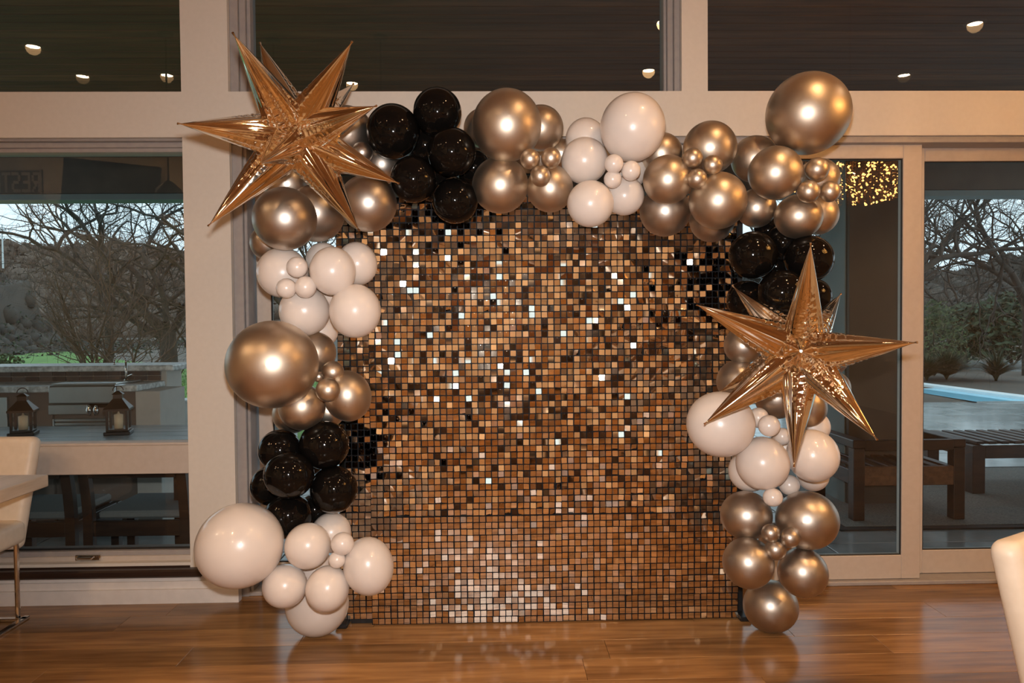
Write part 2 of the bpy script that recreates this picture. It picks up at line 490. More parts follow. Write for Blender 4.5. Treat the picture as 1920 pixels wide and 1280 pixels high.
for x, y, t in ((1.5, -3.2, 'back right'), (-1.2, -3.2, 'back left'), (3.9, -2.6, 'far back right'), (3.6, 2.6, 'near the right doors'), (-4.9, .5, 'left, added to brighten the wall with the sign')):  # the last one is an extra lamp added to brighten the sign wall
    downlight(x, y, 'recessed ceiling downlight behind the camera, ' + t, SPOT_W * ((.4 if x > 0 else 1.6) if y > 0 else 4.6), (1.0, .70, .45))

# pendant rods that show as dark verticals in the upper windows
for px, py, t in ((310, 62, 'left'), (512, 75, 'middle'), (713, 68, 'right')):
    x, y = ceil_pt(px, py)
    e = tag(empty('pendant_lamp', (x, y, HC)), 'thin rod pendant lamp reflected in the upper windows, ' + t + ' one', 'pendant lamp', 'pendant lamps')
    MB().lathe([(0, -.03), (.06, -.028), (.065, 0)], 20).build('canopy', 'dark_wood', e)
    MB().tube((0, 0, -.03), (0, 0, -1.25), .008).build('rod', 'dark_wood', e)
    MB().lathe([(.02, -1.25), (.10, -1.32), (.13, -1.42), (.12, -1.52), (.10, -1.52)], 20).build('shade', 'dark_wood', e, True)

# bead chandelier, right of the camera, seen in the middle door
def mirror_pt(px, py, D, ym=3.79):
    d = ray(px, py); p = EYE + d * (D / d.y); p.y = 2 * ym - p.y
    return p
cp = mirror_pt(1600, 332, 5.6)
ch = tag(empty('bead_chandelier', cp), 'golden glittering bead chandelier reflected in the middle glass door', 'chandelier')
MB().lathe([(.42, .13), (.44, .13), (.44, .11), (.42, .11), (.42, .13)], 40).build('ring', 'bead', ch)
MB().tube((0, 0, .12), (0, 0, HC - cp.z), .008).tube((-.43, 0, .12), (.43, 0, .12), .006).tube((0, -.43, .12), (0, .43, .12), .006).build('stem', 'bead', ch)
bd = MB(); bl = MB()
rb = random.Random(5)
for k in range(190):
    a = rb.uniform(0, 6.283); rr = .43 * math.sqrt(rb.uniform(.25, 1)); dep = .12 + .10 * (1 - (rr / .45) ** 2)
    z = .11
    while z > .11 - dep - .12:
        q = (rr * math.cos(a), rr * math.sin(a), z)
        (bl if rb.random() < .16 else bd).lathe([(0, -.009), (.008, -.003), (.008, .003), (0, .009)], 5, Matrix.Translation(q))
        z -= .021
tag(bd.build('beads', 'bead', ch), kind='stuff'); tag(bl.build('light_beads', 'bulb', ch), kind='stuff')
cl = bpy.data.lights.new('chandelier_glow', 'POINT'); cl.energy = 13; cl.color = (1.0, .6, .28); cl.shadow_soft_size = .012
clo = bpy.data.objects.new('chandelier_glow', cl); C.objects.link(clo); clo.parent = ch; clo.location = (0, 0, .02)

# sign and dark screen on the wall behind, mirrored in the left window
sg = mirror_pt(40, 343, 3.82 + 4.31, 3.82)
sp0, sp1 = mirror_pt(80, 318, 8.13, 3.82), mirror_pt(0, 367, 8.13, 3.82)
hgt = sp0.z - sp1.z
letters = {'R': ['11110', '10001', '10001', '11110', '10100', '10010', '10001'], 'E': ['11111', '10000', '10000', '11110', '10000', '10000', '11111'],
           'S': ['01111', '10000', '10000', '01110', '00001', '00001', '11110'], 'T': ['11111', '00100', '00100', '00100', '00100', '00100', '00100'],
           'A': ['01110', '10001', '10001', '11111', '10001', '10001', '10001'], 'U': ['10001', '10001', '10001', '10001', '10001', '10001', '01110'],
           'N': ['10001', '11001', '10101', '10011', '10001', '10001', '10001']}
lw = (sp0.x - sp1.x) / 4.35
word = 'RESTAURANT'
se = tag(empty('wall_sign', (sp0.x, -.5, sp1.z)), 'wooden sign with raised letters, mirrored in the left window', 'sign')
MB().bbox(-lw * 10.3, 0, 0, .03, 0, hgt, .004).build('sign_board', 'sign_board', se)
fr = MB(); ring(fr, -lw * 10.3, 0, 0, hgt, .015, .015, .015, .015, .03, .045); fr.build('sign_frame', 'sign_letter', se)
# (read from inside the room: the first letter stands at the reader's left, which is +x here)
for i, chh in enumerate(word):
    lb = MB(); cw = lw * .8 / 5; chh_ = letters[chh]; rh = hgt * .76 / 7
    for r_, line in enumerate(chh_):
        for c_, b in enumerate(line):
            if b == '1':
                x1 = -lw * .15 - i * lw - c_ * cw; z1 = hgt * .88 - r_ * rh
                lb.box(x1 - cw, x1, .03, .045, z1 - rh, z1)
    lb.build('letter', 'sign_letter', se)
ta, tb = mirror_pt(122, 305, 8.1, 3.82), mirror_pt(305, 420, 8.1, 3.82)
te = tag(empty('wall_screen', ((ta.x + tb.x) / 2, -.49, ta.z)), 'large dark wall screen tilted slightly, mirrored in the left window', 'screen')
hw = abs(ta.x - tb.x) / 2
MB().bbox(-hw, hw, .01, .06, ta.z - (ta.z - tb.z) * 1.0 - ta.z, 0, .006).build('screen', 'dark_screen', te)
MB().bbox(-.1, .1, -.01, .01, -.4, -.1, .004).build('bracket', 'stand_metal', te)
te.rotation_euler = (0, math.radians(6), 0)

# ------------------------------------------------------------------ sequin wall
YS = 3.345                                        # plane of the sequins
PT = .0297
bx0 = X(697, YS, 1100)
zb = .001
BD = tag(empty('sequin_wall', ((bx0 + 1.15) / 2, YS, 0)), 'shimmering wall of hanging gold mirror sequins behind the balloon arch', 'backdrop')
BDo = Vector(BD.location)
def grid_panel(nc, nr):
    g = MB().box(0, nc * PT, .006, .009, 0, nr * PT)
    for i in range(nc + 1): g.box(i * PT - .0011, i * PT + .0011, .001, .006, 0, nr * PT)
    for j in range(nr + 1): g.box(0, nc * PT, .002, .006, j * PT - .0009, j * PT + .0009)
    me = g.mesh('panel'); me.materials.append(M_['sequin_grid']); return me
row_groups = [(0, 10), (10, 7), (17, 10), (27, 10), (37, 10), (47, 10), (57, 10)]
col_groups = [(-5, 5, .018, .02), (0, 10, 0, 0), (10, 10, .002, 0), (20, 10, -.001, .001), (30, 10, .001, .002), (40, 10, 0, .002), (50, 8, .001, .003)]
pm = {}
rt = random.Random(21)
# one sequin: thin square with clipped corners that hangs from a pin at its top edge
def tile_geo():
    h, c, t = .01265, .0018, .0004
    top = .0025
    o = [(-h + c, top), (h - c, top), (h, top - c), (h, top - 2 * h + c), (h - c, top - 2 * h), (-h + c, top - 2 * h), (-h, top - 2 * h + c), (-h, top - c)]
    v = [(x, -t, z) for x, z in o] + [(x, t, z) for x, z in o]
    f = [tuple(range(8)), tuple(range(15, 7, -1))] + [(i, i + 8, (i + 1) % 8 + 8, (i + 1) % 8) for i in range(8)]
    return v, f
tv, tf = tile_geo()
tile_me = bpy.data.meshes.new('sequin'); tile_me.from_pydata(tv, [], tf); tile_me.materials.append(M_['sequin']); tile_me.update()
tiles = []
for (c0, nc, dy, dz) in col_groups:
    for (r0, nr) in row_groups:
        if (nc, nr) not in pm: pm[nc, nr] = grid_panel(nc, nr)
        ov = 0
        px_, pz_ = bx0 + c0 * PT, zb + dz + r0 * PT
        yb = YS + dy + .004 + (.006 if r0 >= 17 else 0) - (.004 if r0 == 10 else 0)
        pan = inst('panel', pm[nc, nr], BD, Vector((px_, yb, pz_)) - BDo)
        lean = rt.gauss(0, .010); leanz = rt.gauss(0, .012)
        low = r0 < 17
        for j in range(nr):
            rowl = rt.gauss(0, .012)
            for i in range(nc):
                if low:
                    s1, s2, s3 = .030, .048, .017
                else:
                    s1, s2, s3 = .080, .13, .025
                if rt.random() < .16: s1 *= 1.9; s2 *= 1.9
                a = rt.gauss(0, s1) + lean + rowl * .5
                b = rt.gauss(0, s2) + leanz
                g = rt.gauss(0, s3)
                p = Vector((px_ + (i + .5) * PT + max(-.0022, min(.0022, rt.gauss(0, .0009))), yb - .0035 - abs(b) * .008 - max(0, -a) * .02, pz_ + (j + 1) * PT - .0035))
                tiles.append((p, (a, g, b), pan, yb, px_, pz_))
order = sorted(range(len(tiles)), key=lambda k: (tiles[k][0] - Vector((EYE.x + .25, 0, EYE.z - .1))).length)
own = set(order[:300])
sv, sf = [], []
pinb = MB()
for k, (p, e, pan, yb, px_, pz_) in enumerate(tiles):
    if k in own:
        o = inst('sequin', tile_me, pan, p - Vector((px_, yb, pz_)), e)
    else:
        m = Euler(e).to_matrix()
        n = len(sv)
        sv += [tuple(m @ Vector(q) + p - BDo) for q in tv]
        sf += [tuple(n + i for i in f) for f in tf]
    pinb.tube(p - BDo + Vector((0, .003, 0)), p - BDo + Vector((0, -.0022, 0)), .0013, .0008, n=5)
me = bpy.data.meshes.new('more_sequins'); me.from_pydata(sv, [], sf); me.materials.append(M_['sequin']); me.update()
tag(inst('more_sequins', me, BD), kind='stuff')
tag(pinb.build('pins', 'pin', BD), kind='stuff')
topz = zb + 67 * PT
fx0, fx1 = X(641, YS + .03, 900) - BDo.x, 1.165 - BDo.x
for x in (fx0, fx1 - .01):
    MB().bbox(x - .012, x + .014, .03, .058, 0.02, topz - .02, .004).build('upright', 'stand_metal', BD)
for za_, zb_ in ((topz - .045, topz - .02), (.024, .05)):
    MB().bbox(fx0 + .015, fx1 - .023, .03, .058, za_, zb_, .004).build('crossbar', 'stand_metal', BD)
MB().bbox(fx0 + .035, fx1 - .043, .024, .03, .0006, .06, .001).build('gap_blocker', 'stand_metal', BD)  # black strip added to block the bright gap below the panels
for x in (fx0, fx1 - .01):
    MB().bbox(x - .025, x + .03, -.04, .22, 0.001, .022, .006).build('foot', 'stand_metal', BD)

# ------------------------------------------------------------------ balloons
balloons = [
(534,410,60,60,'G',2.922,'bronze-gold balloon hanging directly below the upper left foil star, in front'),
(592,400,54,54,'G',3.108,'bronze-gold balloon half hidden right of the one below the left star'),
(690,381,54,54,'G',2.930,'bronze-gold balloon below the lower right spikes of the left star, left of black cluster'),
(679,286,20,20,'G',3.020,'small bronze balloon tucked between the left star and the black cluster'),
(650,248,50,50,'G',3.100,'shadowed bronze balloon behind the right-hand spikes of the left star'),
(716,308,38,38,'G',3.160,'dark shaded bronze balloon deep between left star and black top cluster'),
(503,455,34,34,'G',3.160,'shaded bronze balloon peeking out left below the one under the left star'),
(538,345,44,44,'G',3.160,'shaded bronze balloon right behind the lower spikes of the left star'),
(737,247,51,52,'B',3.020,'glossy black balloon leftmost of the top cluster, next to the left star'),
(820,210,46,46,'B',3.020,'glossy black balloon at the very top of the top cluster'),
(847,285,46,46,'B',2.930,'glossy black balloon in the middle of the top cluster, beside the big gold one'),
(775,336,43,44,'B',2.930,'glossy black balloon lower left in the top cluster, at the star spike tip'),
(853,376,43,43,'B',3.020,'glossy black balloon lowest in the top cluster, over the sequin wall'),
(888,315,34,34,'B',3.160,'black balloon mostly hidden between the top cluster and the gold pair'),
(950,235,66,68,'G',2.930,'large gold balloon on the top run, right of the black cluster'),
(1014,240,43,43,'G',3.100,'gold balloon peeking out right behind the large top gold balloon'),
(906,240,37,37,'G',3.160,'gold balloon sliver peeking out left behind the large top gold balloon'),
(938,347,53,53,'G',3.020,'gold balloon below the large top gold balloon, over the sequin wall edge'),
(1031,353,44,45,'G',3.020,'gold balloon under the trio of tiny ones, left of the blush top cluster'),
(994,298,19,19,'G',2.880,'tiny gold balloon left in the trio below the large top gold balloon'),
(1033,296,19,20,'G',2.880,'tiny gold balloon right in the trio next to the blush top cluster'),
(1013,330,19,20,'G',2.880,'tiny gold balloon lowest of the trio left of the blush top cluster'),
(1052,288,28,28,'G',3.167,'gold balloon barely seen behind the tiny trio, against the blush top cluster'),
(1186,239,62,65,'W',2.930,'large blush balloon at the top of the blush cluster on the top run'),
(1098,260,38,39,'W',3.107,'blush balloon upper left in the top cluster, half behind its neighbour'),
(1096,301,44,44,'W',3.007,'blush balloon at left middle of the top cluster, right of tiny gold trio'),
(1107,382,44,44,'W',2.930,'blush balloon lowest left in the top cluster, hanging over the sequin wall'),
(1171,367,37,37,'W',3.020,'blush balloon lower right in the top cluster beside the bronze group'),
(1151,307,18,18,'W',2.867,'tiny blush balloon upper left of the trio under the large blush one'),
(1183,320,18,19,'W',2.880,'tiny blush balloon right of the trio under the large blush one'),
(1149,336,17,17,'W',2.893,'tiny blush balloon lowest of the trio under the large blush one'),
(1240,288,40,40,'G',3.103,'gold balloon half hidden right behind the large blush balloon'),
(1331,277,51,51,'G',3.020,'gold balloon topmost in the group right of the blush top cluster'),
(1252,337,47,47,'G',2.952,'gold balloon left in the group right of the blush top cluster'),
(1247,396,48,48,'G',3.088,'greyish bronze balloon lowest left right of the blush top cluster, over sequins'),
(1346,376,55,55,'G',2.930,'big gold balloon lower right of three tiny ones, right of blush top cluster'),
(1335,412,43,43,'G',3.160,'bronze balloon showing below the big one over the sequin wall, top right'),
(1299,296,19,19,'G',2.880,'tiny gold balloon upper left of the trio right of the blush cluster'),
(1336,309,19,19,'G',2.880,'tiny gold balloon right of the trio right of the blush cluster'),
(1307,335,19,19,'G',2.880,'tiny gold balloon lowest of the trio right of the blush cluster'),
(1415,298,45,45,'G',3.100,'gold balloon half hidden left below the huge top right gold balloon'),
(1515,213,81,80,'G',2.930,'huge gold balloon at the top right corner of the arch'),
(1454,324,52,52,'G',2.930,'gold balloon directly below left of the huge top right balloon'),
(1418,390,38,38,'G',3.100,'shaded gold balloon above the black cluster on the right, left one'),
(1497,406,46,43,'G',3.005,'gold balloon right above the black right cluster, under the tiny corner trio'),
(1535,335,40,40,'G',3.160,'gold balloon behind the tiny trio at the top right corner, upper one'),
(1533,402,40,40,'G',3.160,'gold balloon behind the tiny corner trio, lower one beside the dark pier'),
(1532,317,23,23,'G',2.880,'tiny gold balloon topmost of the trio under the huge corner balloon'),
(1516,359,22,22,'G',2.880,'tiny gold balloon lower left of the trio under the huge corner balloon'),
(1556,359,20,21,'G',2.880,'tiny gold balloon lower right of the trio under the huge corner balloon'),
(1412,478,46,46,'B',3.020,'glossy black balloon upper left in the right cluster above the star'),
(1516,485,48,46,'B',3.001,'glossy black balloon upper right in the right cluster behind the top star spike'),
(1466,550,48,46,'B',2.930,'glossy black balloon in front in the right cluster, just above the star'),
(1400,562,38,38,'B',3.100,'black balloon lower left in the right cluster, beside the sequin wall'),
(1468,455,36,36,'B',3.113,'black balloon hidden at the back top of the right cluster'),
(1524,556,36,36,'B',3.160,'black balloon at the right lower back of the right cluster'),
(1393,648,36,36,'G',3.100,'bronze balloon behind the left spikes of the right star, upper one'),
(1385,715,42,42,'G',3.100,'bronze balloon behind the left spikes of the right star, above blush balloons'),
(1550,667,42,42,'G',3.100,'bronze balloon behind the right horizontal spike of the right star'),
(1561,727,34,34,'G',3.160,'bronze balloon right of the right star, below its horizontal spike'),
(1515,764,36,38,'G',3.020,'bronze balloon behind the downward spike of the right star, right side'),
(1456,745,42,42,'G',3.160,'dark bronze balloon under the centre of the right star'),
(1351,795,65,63,'W',2.930,'large blush balloon on the right column, overlapping the sequin wall'),
(1430,868,51,52,'W',2.930,'blush balloon in the middle of the right column, below the star'),
(1524,854,50,52,'W',2.930,'blush balloon on the right side right of the star downward spike'),
(1442,798,21,21,'W',2.880,'tiny blush balloon right of the large one on the right column'),
(1525,800,32,32,'W',3.100,'blush balloon half hidden above the one right of the downward spike'),
(1405,883,40,40,'W',3.100,'blush balloon half hidden behind, left of the middle right column one'),
(1524,891,31,31,'W',3.160,'blush balloon mostly hidden above the lower right bronze group'),
(1480,909,20,20,'W',3.020,'tiny blush balloon above the largest lower right bronze balloon'),
(1449,932,19,18,'W',2.880,'tiny blush balloon lowest, between the two upper lower-right bronze balloons'),
(1467,818,17,17,'W',3.020,'tiny blush balloon behind the star downward spike'),
(1422,783,20,20,'W',3.100,'tiny blush balloon peeking out behind the large right column one'),
(1399,966,50,47,'G',3.020,'bronze balloon upper left of the lower right group beside the sequin wall'),
(1513,975,61,58,'G',2.943,'large bronze balloon upper right of the lower right group'),
(1403,1055,50,50,'G',2.930,'bronze balloon lower left of the lower right group'),
(1505,1073,49,49,'G',2.930,'bronze balloon lower right of the lower right group, near the door rail'),
(1445,1136,54,51,'G',3.210,'bronze balloon at the foot of the right column, resting on the floor'),
(1445,999,18,18,'G',2.880,'tiny bronze balloon upper left of the trio in the lower right group'),
(1481,1008,20,20,'G',2.867,'tiny bronze balloon right of the trio in the lower right group'),
(1454,1030,21,21,'G',2.880,'tiny bronze balloon lowest of the trio in the lower right group'),
(530,511,48,48,'W',3.020,'blush balloon leftmost of the upper left column cluster'),
(624,508,43,46,'W',2.912,'blush balloon front centre of the upper left column cluster'),
(670,494,37,41,'W',3.038,'blush balloon upper right of the left column cluster, against the sequins'),
(606,486,32,32,'W',3.160,'greyish blush balloon hidden at the back top of the left column cluster'),
(557,501,20,20,'W',2.880,'tiny blush balloon top of the trio on the left column'),
(537,540,19,19,'W',2.880,'tiny blush balloon left of the trio on the left column'),
(573,538,20,21,'W',2.880,'tiny blush balloon right of the trio on the left column'),
(571,583,47,47,'W',3.020,'blush balloon lower left of the cluster just above the huge left gold one'),
(666,583,48,51,'W',2.930,'blush balloon lower right of the left column cluster over the sequin wall'),
(511,683,86,84,'G',2.899,'huge gold balloon sticking out left of the left column'),
(590,661,40,40,'G',3.084,'gold balloon half hidden right behind the huge left gold balloon'),
(624,697,21,21,'G',2.997,'tiny gold balloon right of the huge left one, upper of two'),
(615,731,23,23,'G',2.880,'tiny gold balloon right of the huge left one, lower of two'),
(652,742,44,49,'G',3.043,'gold balloon right of the tiny pair on the left column, against the sequins'),
(566,763,44,44,'G',3.006,'gold balloon below the huge left one, above the black balloons'),
(548,776,37,37,'G',3.129,'gold balloon sliver left behind the one above the left black balloons'),
(598,706,11,11,'G',3.020,'very tiny gold balloon squeezed against the huge left gold balloon'),
(525,844,41,40,'B',3.032,'glossy black balloon upper left of the left column black cluster'),
(608,834,47,46,'B',3.020,'glossy black balloon upper right of the left column black cluster'),
(542,890,48,45,'B',2.918,'glossy black balloon front centre of the left column black cluster'),
(626,917,45,45,'B',3.020,'glossy black balloon lower right of the left black cluster, against the sequins'),
(506,910,37,38,'B',3.160,'black balloon at the far left back of the left column black cluster'),
(540,966,46,44,'B',3.047,'glossy black balloon lowest of the left black cluster, above the blush ones'),
(590,955,30,30,'B',3.160,'black balloon hidden at the lower back of the left black cluster'),
(450,1022,84,81,'W',2.903,'huge blush balloon low at the far left of the arch'),
(577,1023,44,44,'W',2.930,'blush balloon right beside the huge low left one'),
(621,998,38,38,'W',3.100,'blush balloon half hidden under the left black cluster'),
(642,1019,22,22,'W',2.880,'tiny blush balloon between two bigger ones low left, upper of two'),
(632,1049,16,16,'W',2.880,'tiny blush balloon between bigger ones low left, lower of two'),
(691,1061,48,56,'W',2.930,'oval blush balloon low left, overlapping the sequin wall'),
(534,1098,43,42,'W',2.930,'blush balloon below right of the huge low left one'),
(614,1103,42,44,'W',2.910,'blush balloon in front of the floor-standing one, low left'),
(595,1133,61,60,'W',3.256,'large blush balloon at the foot of the left column, touching the floor'),
(1440,432,27,27,'B',3.208,'black balloon at the back touching the gold ones above the right cluster'),
(797,272,36,36,'B',3.160,'black balloon at the back, filling the gap in the middle of the top cluster'),
(815,345,34,34,'B',3.160,'black balloon at the back between the two lowest of the top cluster'),
(1180,320,34,34,'W',3.160,'blush balloon at the back behind the tiny trio of the top cluster'),
(1300,330,34,34,'G',3.160,'gold balloon at the back behind the tiny trio right of the blush cluster'),
(1455,500,36,36,'B',3.210,'black balloon at the back between the upper two of the right cluster'),
(1470,840,34,34,'W',3.160,'blush balloon at the back behind the star downward spike'),
(1455,1010,34,34,'G',3.160,'bronze balloon at the back behind the tiny lower right trio'),
(615,545,34,34,'W',3.160,'blush balloon at the back in the middle of the left column cluster'),
(600,620,34,34,'W',3.192,'blush balloon sliver at the back right above the huge left gold balloon'),
(615,770,32,32,'G',3.160,'gold balloon at the back between the gold pair above the black left cluster'),
(575,860,34,34,'B',3.160,'black balloon at the back in the middle of the left black cluster'),
(590,1065,36,36,'W',3.166,'blush balloon at the back in the middle of the low left cluster'),
(508,980,30,30,'B',3.160,'black balloon at the back above the huge low left blush balloon'),
]
prof = []
for i in range(31):
    t = i / 30
    y = -math.cos(math.pi * t); r = math.sin(math.pi * t)
    if t > .78:
        q = (t - .78) / .22
        y += .17 * q * q; r = max(r * (1 - .10 * q), .055)
    prof.append((max(r, 0.0005) if t < .5 else r, y))
turn = Matrix.Rotation(-math.pi / 2, 4, 'X')       # the neck points away from the camera (+y)
bm_, kn_ = {}, {}
for c, m in (('G', 'gold'), ('Z', 'bronze'), ('W', 'blush'), ('B', 'black_latex')):
    bm_[c] = MB().lathe(prof, 48, turn).mesh('balloon', True); bm_[c].materials.append(M_[m])
    kn_[c] = MB().lathe([(.055, 1.165), (.085, 1.19), (.075, 1.22), (.04, 1.235), (.09, 1.30), (.10, 1.33), (.085, 1.33), (.03, 1.24)], 16, turn).mesh('knot', True); kn_[c].materials.append(M_[m])
rb = random.Random(11)
groups = {'G': 'gold balloons of the arch', 'W': 'blush balloons of the arch', 'B': 'black balloons of the arch'}
for (cx, cy_, rx, rz, c, D, label) in balloons:
    p = at(cx, cy_, D)
    k = D / F * math.cos(math.atan(math.hypot(cx - 960, cy_ - 640) / F)) ** .5
    look = 'Z' if c == 'G' and 'bronze' in label else c
    o = inst('balloon', bm_[look], None, p, (rb.gauss(0, .22), rb.uniform(-.3, .3), math.atan2(-p.x, p.y) + rb.gauss(0, .22)), (rx * k, (rx + rz) / 2 * k, rz * k))
    if rx < 24: o.name = 'small_balloon'
    tag(o, label, 'balloon', groups[c])
    inst('knot', kn_[look], o)

# ------------------------------------------------------------------ foil stars
def smooth(a, b, x):
    t = max(0, min(1, (x - a) / (b - a))); return t * t * (3 - 2 * t)
def spike(parent, d, L, rmax, seed):
    rs = random.Random(seed)
    d = Vector(d).normalized()
    u = d.cross(Vector((0, 1, 0)))
    if u.length < .2: u = d.cross(Vector((0, 0, 1)))
    u.normalize(); v = d.cross(u)
    tw = rs.uniform(-1.6, 1.6)
    n, m = 64, 100
    mb = MB()
    ph = rs.uniform(0, 6.28)
    cr = [rs.uniform(0, 6.28) for _ in range(6)]
    for i in range(m + 1):
        t = (i / m) ** 1.15
        if t < .24: r = rmax * (.42 + .58 * math.sin(math.pi / 2 * t / .24))
        else:
            q = (t - .24) / .76
            r = rmax * ((1 - q) * .80 + .20 * (1 - q ** 1.6))
        r = max(r, .0022)
        for j in range(n):
            th = 2 * math.pi * j / n
            ax_ = smooth(1.0, .3, t)
            fold = .030 * math.cos(3 * th + ph) + .028 * math.cos(5 * th + 2 * ph) + (.030 * math.cos(9 * th + cr[0] + 1.5 * t) + .018 * math.cos(15 * th + cr[5] - 2 * t)) * (.35 + .65 * ax_)
            # two welded seams stand out as ridges and pucker near the base
            sm = 0
            for s0 in (tw, tw + math.pi):
                dd = (th - s0 + math.pi) % (2 * math.pi) - math.pi
                sm += math.exp(-(dd / .17) ** 2)
                pk = math.exp(-(dd / .55) ** 2) * smooth(.72, .25, t) * smooth(0, .06, t)
                fold += pk * (.034 * math.sin(95 * t + cr[1] + 3 * dd) + .032 * math.sin(151 * t + cr[2] - 5 * dd) + .020 * math.sin(233 * t + cr[4] + 9 * dd))
            fold += .10 * sm * (.6 + .4 * smooth(.0, .3, t))
            base = smooth(.20, .0, t)
            fold += base * (.12 * math.sin(7 * th + cr[3]) + .08 * math.sin(13 * th + cr[4] + 30 * t) + .05 * math.sin(23 * th + cr[2] - 50 * t))
            R_ = r * (1 + fold)
            sag = d * (L * t)
            mb.v.append(tuple(sag + u * (R_ * math.cos(th)) + v * (R_ * .92 * math.sin(th))))
    for i in range(m):
        for j in range(n):
            k = (j + 1) % n
            mb.f.append((i * n + j, i * n + k, (i + 1) * n + k, (i + 1) * n + j))
    mb.f.append(tuple(m * n + j for j in range(n)))
    o = mb.build('spike', 'foil', parent, True)
    tip = d * L
    tb_ = MB().tube(tip * .992, tip * 1.012, .0028, .0042, n=8).build('tip_seal', 'foil', o)
    return o
def star(cx, cy_, D, L, tips, label, seed):
    c = at(cx, cy_, D)
    e = tag(empty('foil_star_balloon', c), label, 'foil balloon', 'gold foil starburst balloons')
    rs = random.Random(seed)
    core = MB()
    n, m = 40, 22
    for i in range(m + 1):
        ph = math.pi * i / m
        for j in range(n):
            th = 2 * math.pi * j / n
            r = L * .135 * (1 + .10 * math.sin(5 * th + 3 * ph) + .08 * math.sin(9 * ph + 4 * th) + .04 * rs.uniform(-1, 1))
            core.v.append((r * math.sin(ph) * math.cos(th), r * math.sin(ph) * math.sin(th), r * math.cos(ph)))
    for i in range(m):
        for j in range(n):
            k = (j + 1) % n; core.f.append((i * n + j, (i + 1) * n + j, (i + 1) * n + k, i * n + k))
    core.build('core', 'foil', e, True)
    for k, (tx, ty, side, ll) in enumerate(tips):
        # the tip lies on its sight line at length ll * L from the centre, in front of it or behind it
        d = ray(tx, ty).normalized(); oc = EYE - c
        b = d.dot(oc); cc = oc.length_squared - (ll * L) ** 2
        disc = b * b - cc
        t = -b + side * math.sqrt(disc) if disc > 0 else -b
        v = EYE + d * t - c
        spike(e, v, v.length, .158 * L, seed * 31 + k)
    return e
star(556, 258, 2.66, .46, [(438, 64, -1, 1), (488, 82, 1, 1.02), (659, 80, -1, .98), (662, 158, 1, 1), (704, 199, -1, .96), (746, 343, -1, 1),
     (672, 430, -1, 1), (392, 422, -1, .98), (336, 232, -1, .98), (489, 306, -1, .78), (600, 330, 1, .45)],
     'big gold foil starburst balloon at the top left corner of the arch', 3)
star(1502, 662, 2.66, .435, [(1520, 458, -1, 1), (1576, 552, 1, 1), (1717, 642, -1, 1.02), (1643, 822, -1, 1.02), (1489, 873, -1, 1), (1322, 793, -1, 1.02),
     (1308, 572, -1, 1), (1376, 538, 1, 1.0), (1352, 733, 1, 1), (1502, 658, -1, .50), (1540, 700, 1, .40)],
     'big gold foil starburst balloon on the right column of the arch', 4)

# ------------------------------------------------------------------ dining furniture inside
def rounded_slab(mb, w, d, h, M, r=.03, taper=0.0, n=5):
    """soft cushion slab, w along x, thickness d along y, h along z, narrower at the foot by taper"""
    prof = []
    for i in range(n + 1):
        a = math.pi / 2 * i / n
        prof.append((r * (1 - math.sin(a)), r * (1 - math.cos(a))))
    lv = [(z, ins) for ins, z in [(p[0], p[1]) for p in prof[::1]]]
    rows = [(z, ins) for (ins, z) in prof] + [(h - z, ins) for (ins, z) in reversed(prof)]
    k0 = len(mb.v); cnt = 0
    for z, ins in rows:
        ww = w / 2 - ins - taper * (1 - z / h); dd = d / 2 - ins * .6
        rr = min(r, dd * .9)
        pts = []
        for sx, sy, a0 in ((1, 1, 0), (-1, 1, 90), (-1, -1, 180), (1, -1, 270)):
            for q in range(5):
                a = math.radians(a0 + 90 * q / 4)
                pts.append((sx * (ww - rr) + rr * math.cos(a), sy * (dd - rr) + rr * math.sin(a), z))
        mb.v += [tuple(M @ Vector(p)) for p in pts]; cnt = len(pts)
    for i in range(len(rows) - 1):
        for j in range(cnt):
            k = (j + 1) % cnt
            mb.f.append((k0 + i * cnt + j, k0 + i * cnt + k, k0 + (i + 1) * cnt + k, k0 + (i + 1) * cnt + j))
    mb.f.append(tuple(k0 + j for j in range(cnt))[::-1]); mb.f.append(tuple(k0 + (len(rows) - 1) * cnt + j for j in range(cnt)))
    return mb
def dining_chair(loc, rz, label):
    """origin at the floor under the seat; the backrest stands on the +y side"""
    e = tag(empty('dining_chair', loc, rz), label, 'chair', 'cream cantilever dining chairs')
    T = Matrix.Translation
    rounded_slab(MB(), .46, .44, .11, T((0, -.01, .37)), .03).build('seat', 'cream_leather', e, True)
    rounded_slab(MB(), .48, .075, .54, T((0, .205, .335)) @ Matrix.Rotation(math.radians(-11), 4, 'X'), .035, .035).build('backrest', 'cream_leather', e, True)
    for s in (-1, 1):
        MB().pipe([(s * .20, .17, .385), (s * .20, .17, .012)], .011).build('leg', 'chrome', e)
        MB().bbox(s * .225 - .014, s * .225 + .014, -.24, .20, .001, .015, .003).build('runner', 'chrome', e)
    MB().bbox(-.24, .24, .155, .185, .001, .015, .003).build('crossbar', 'chrome', e)
    return e
dining_chair((-2.50, 3.30, 0), 0, 'cream dining chair behind the table corner at the left edge')
dining_chair((1.573, 1.554, 0), math.radians(30), 'cream dining chair whose backrest corner shows at the lower right edge')
tz = .75
tp = at(91, 889, 3.18)
tbx, tby, tbz = tp.x, tp.y, tp.z
tt = tag(empty('dining_table', (tbx - .9, tby - .6, 0)), 'pale oak dining table with its corner at the left edge', 'table')
MB().bbox(-1.1, .9, -.6, .6, tbz - .052, tbz, .004).build('tabletop', 'table_oak', tt)
MB().bbox(-1.05, .80, -.5, .5, tbz - .072, tbz - .0525, .003).build('underframe', 'table_dark', tt)
for x in (-.8, .3): MB().bbox(x, x + .08, -.4, .4, 0.001, tbz - .0725, .004).build('leg', 'table_dark', tt)
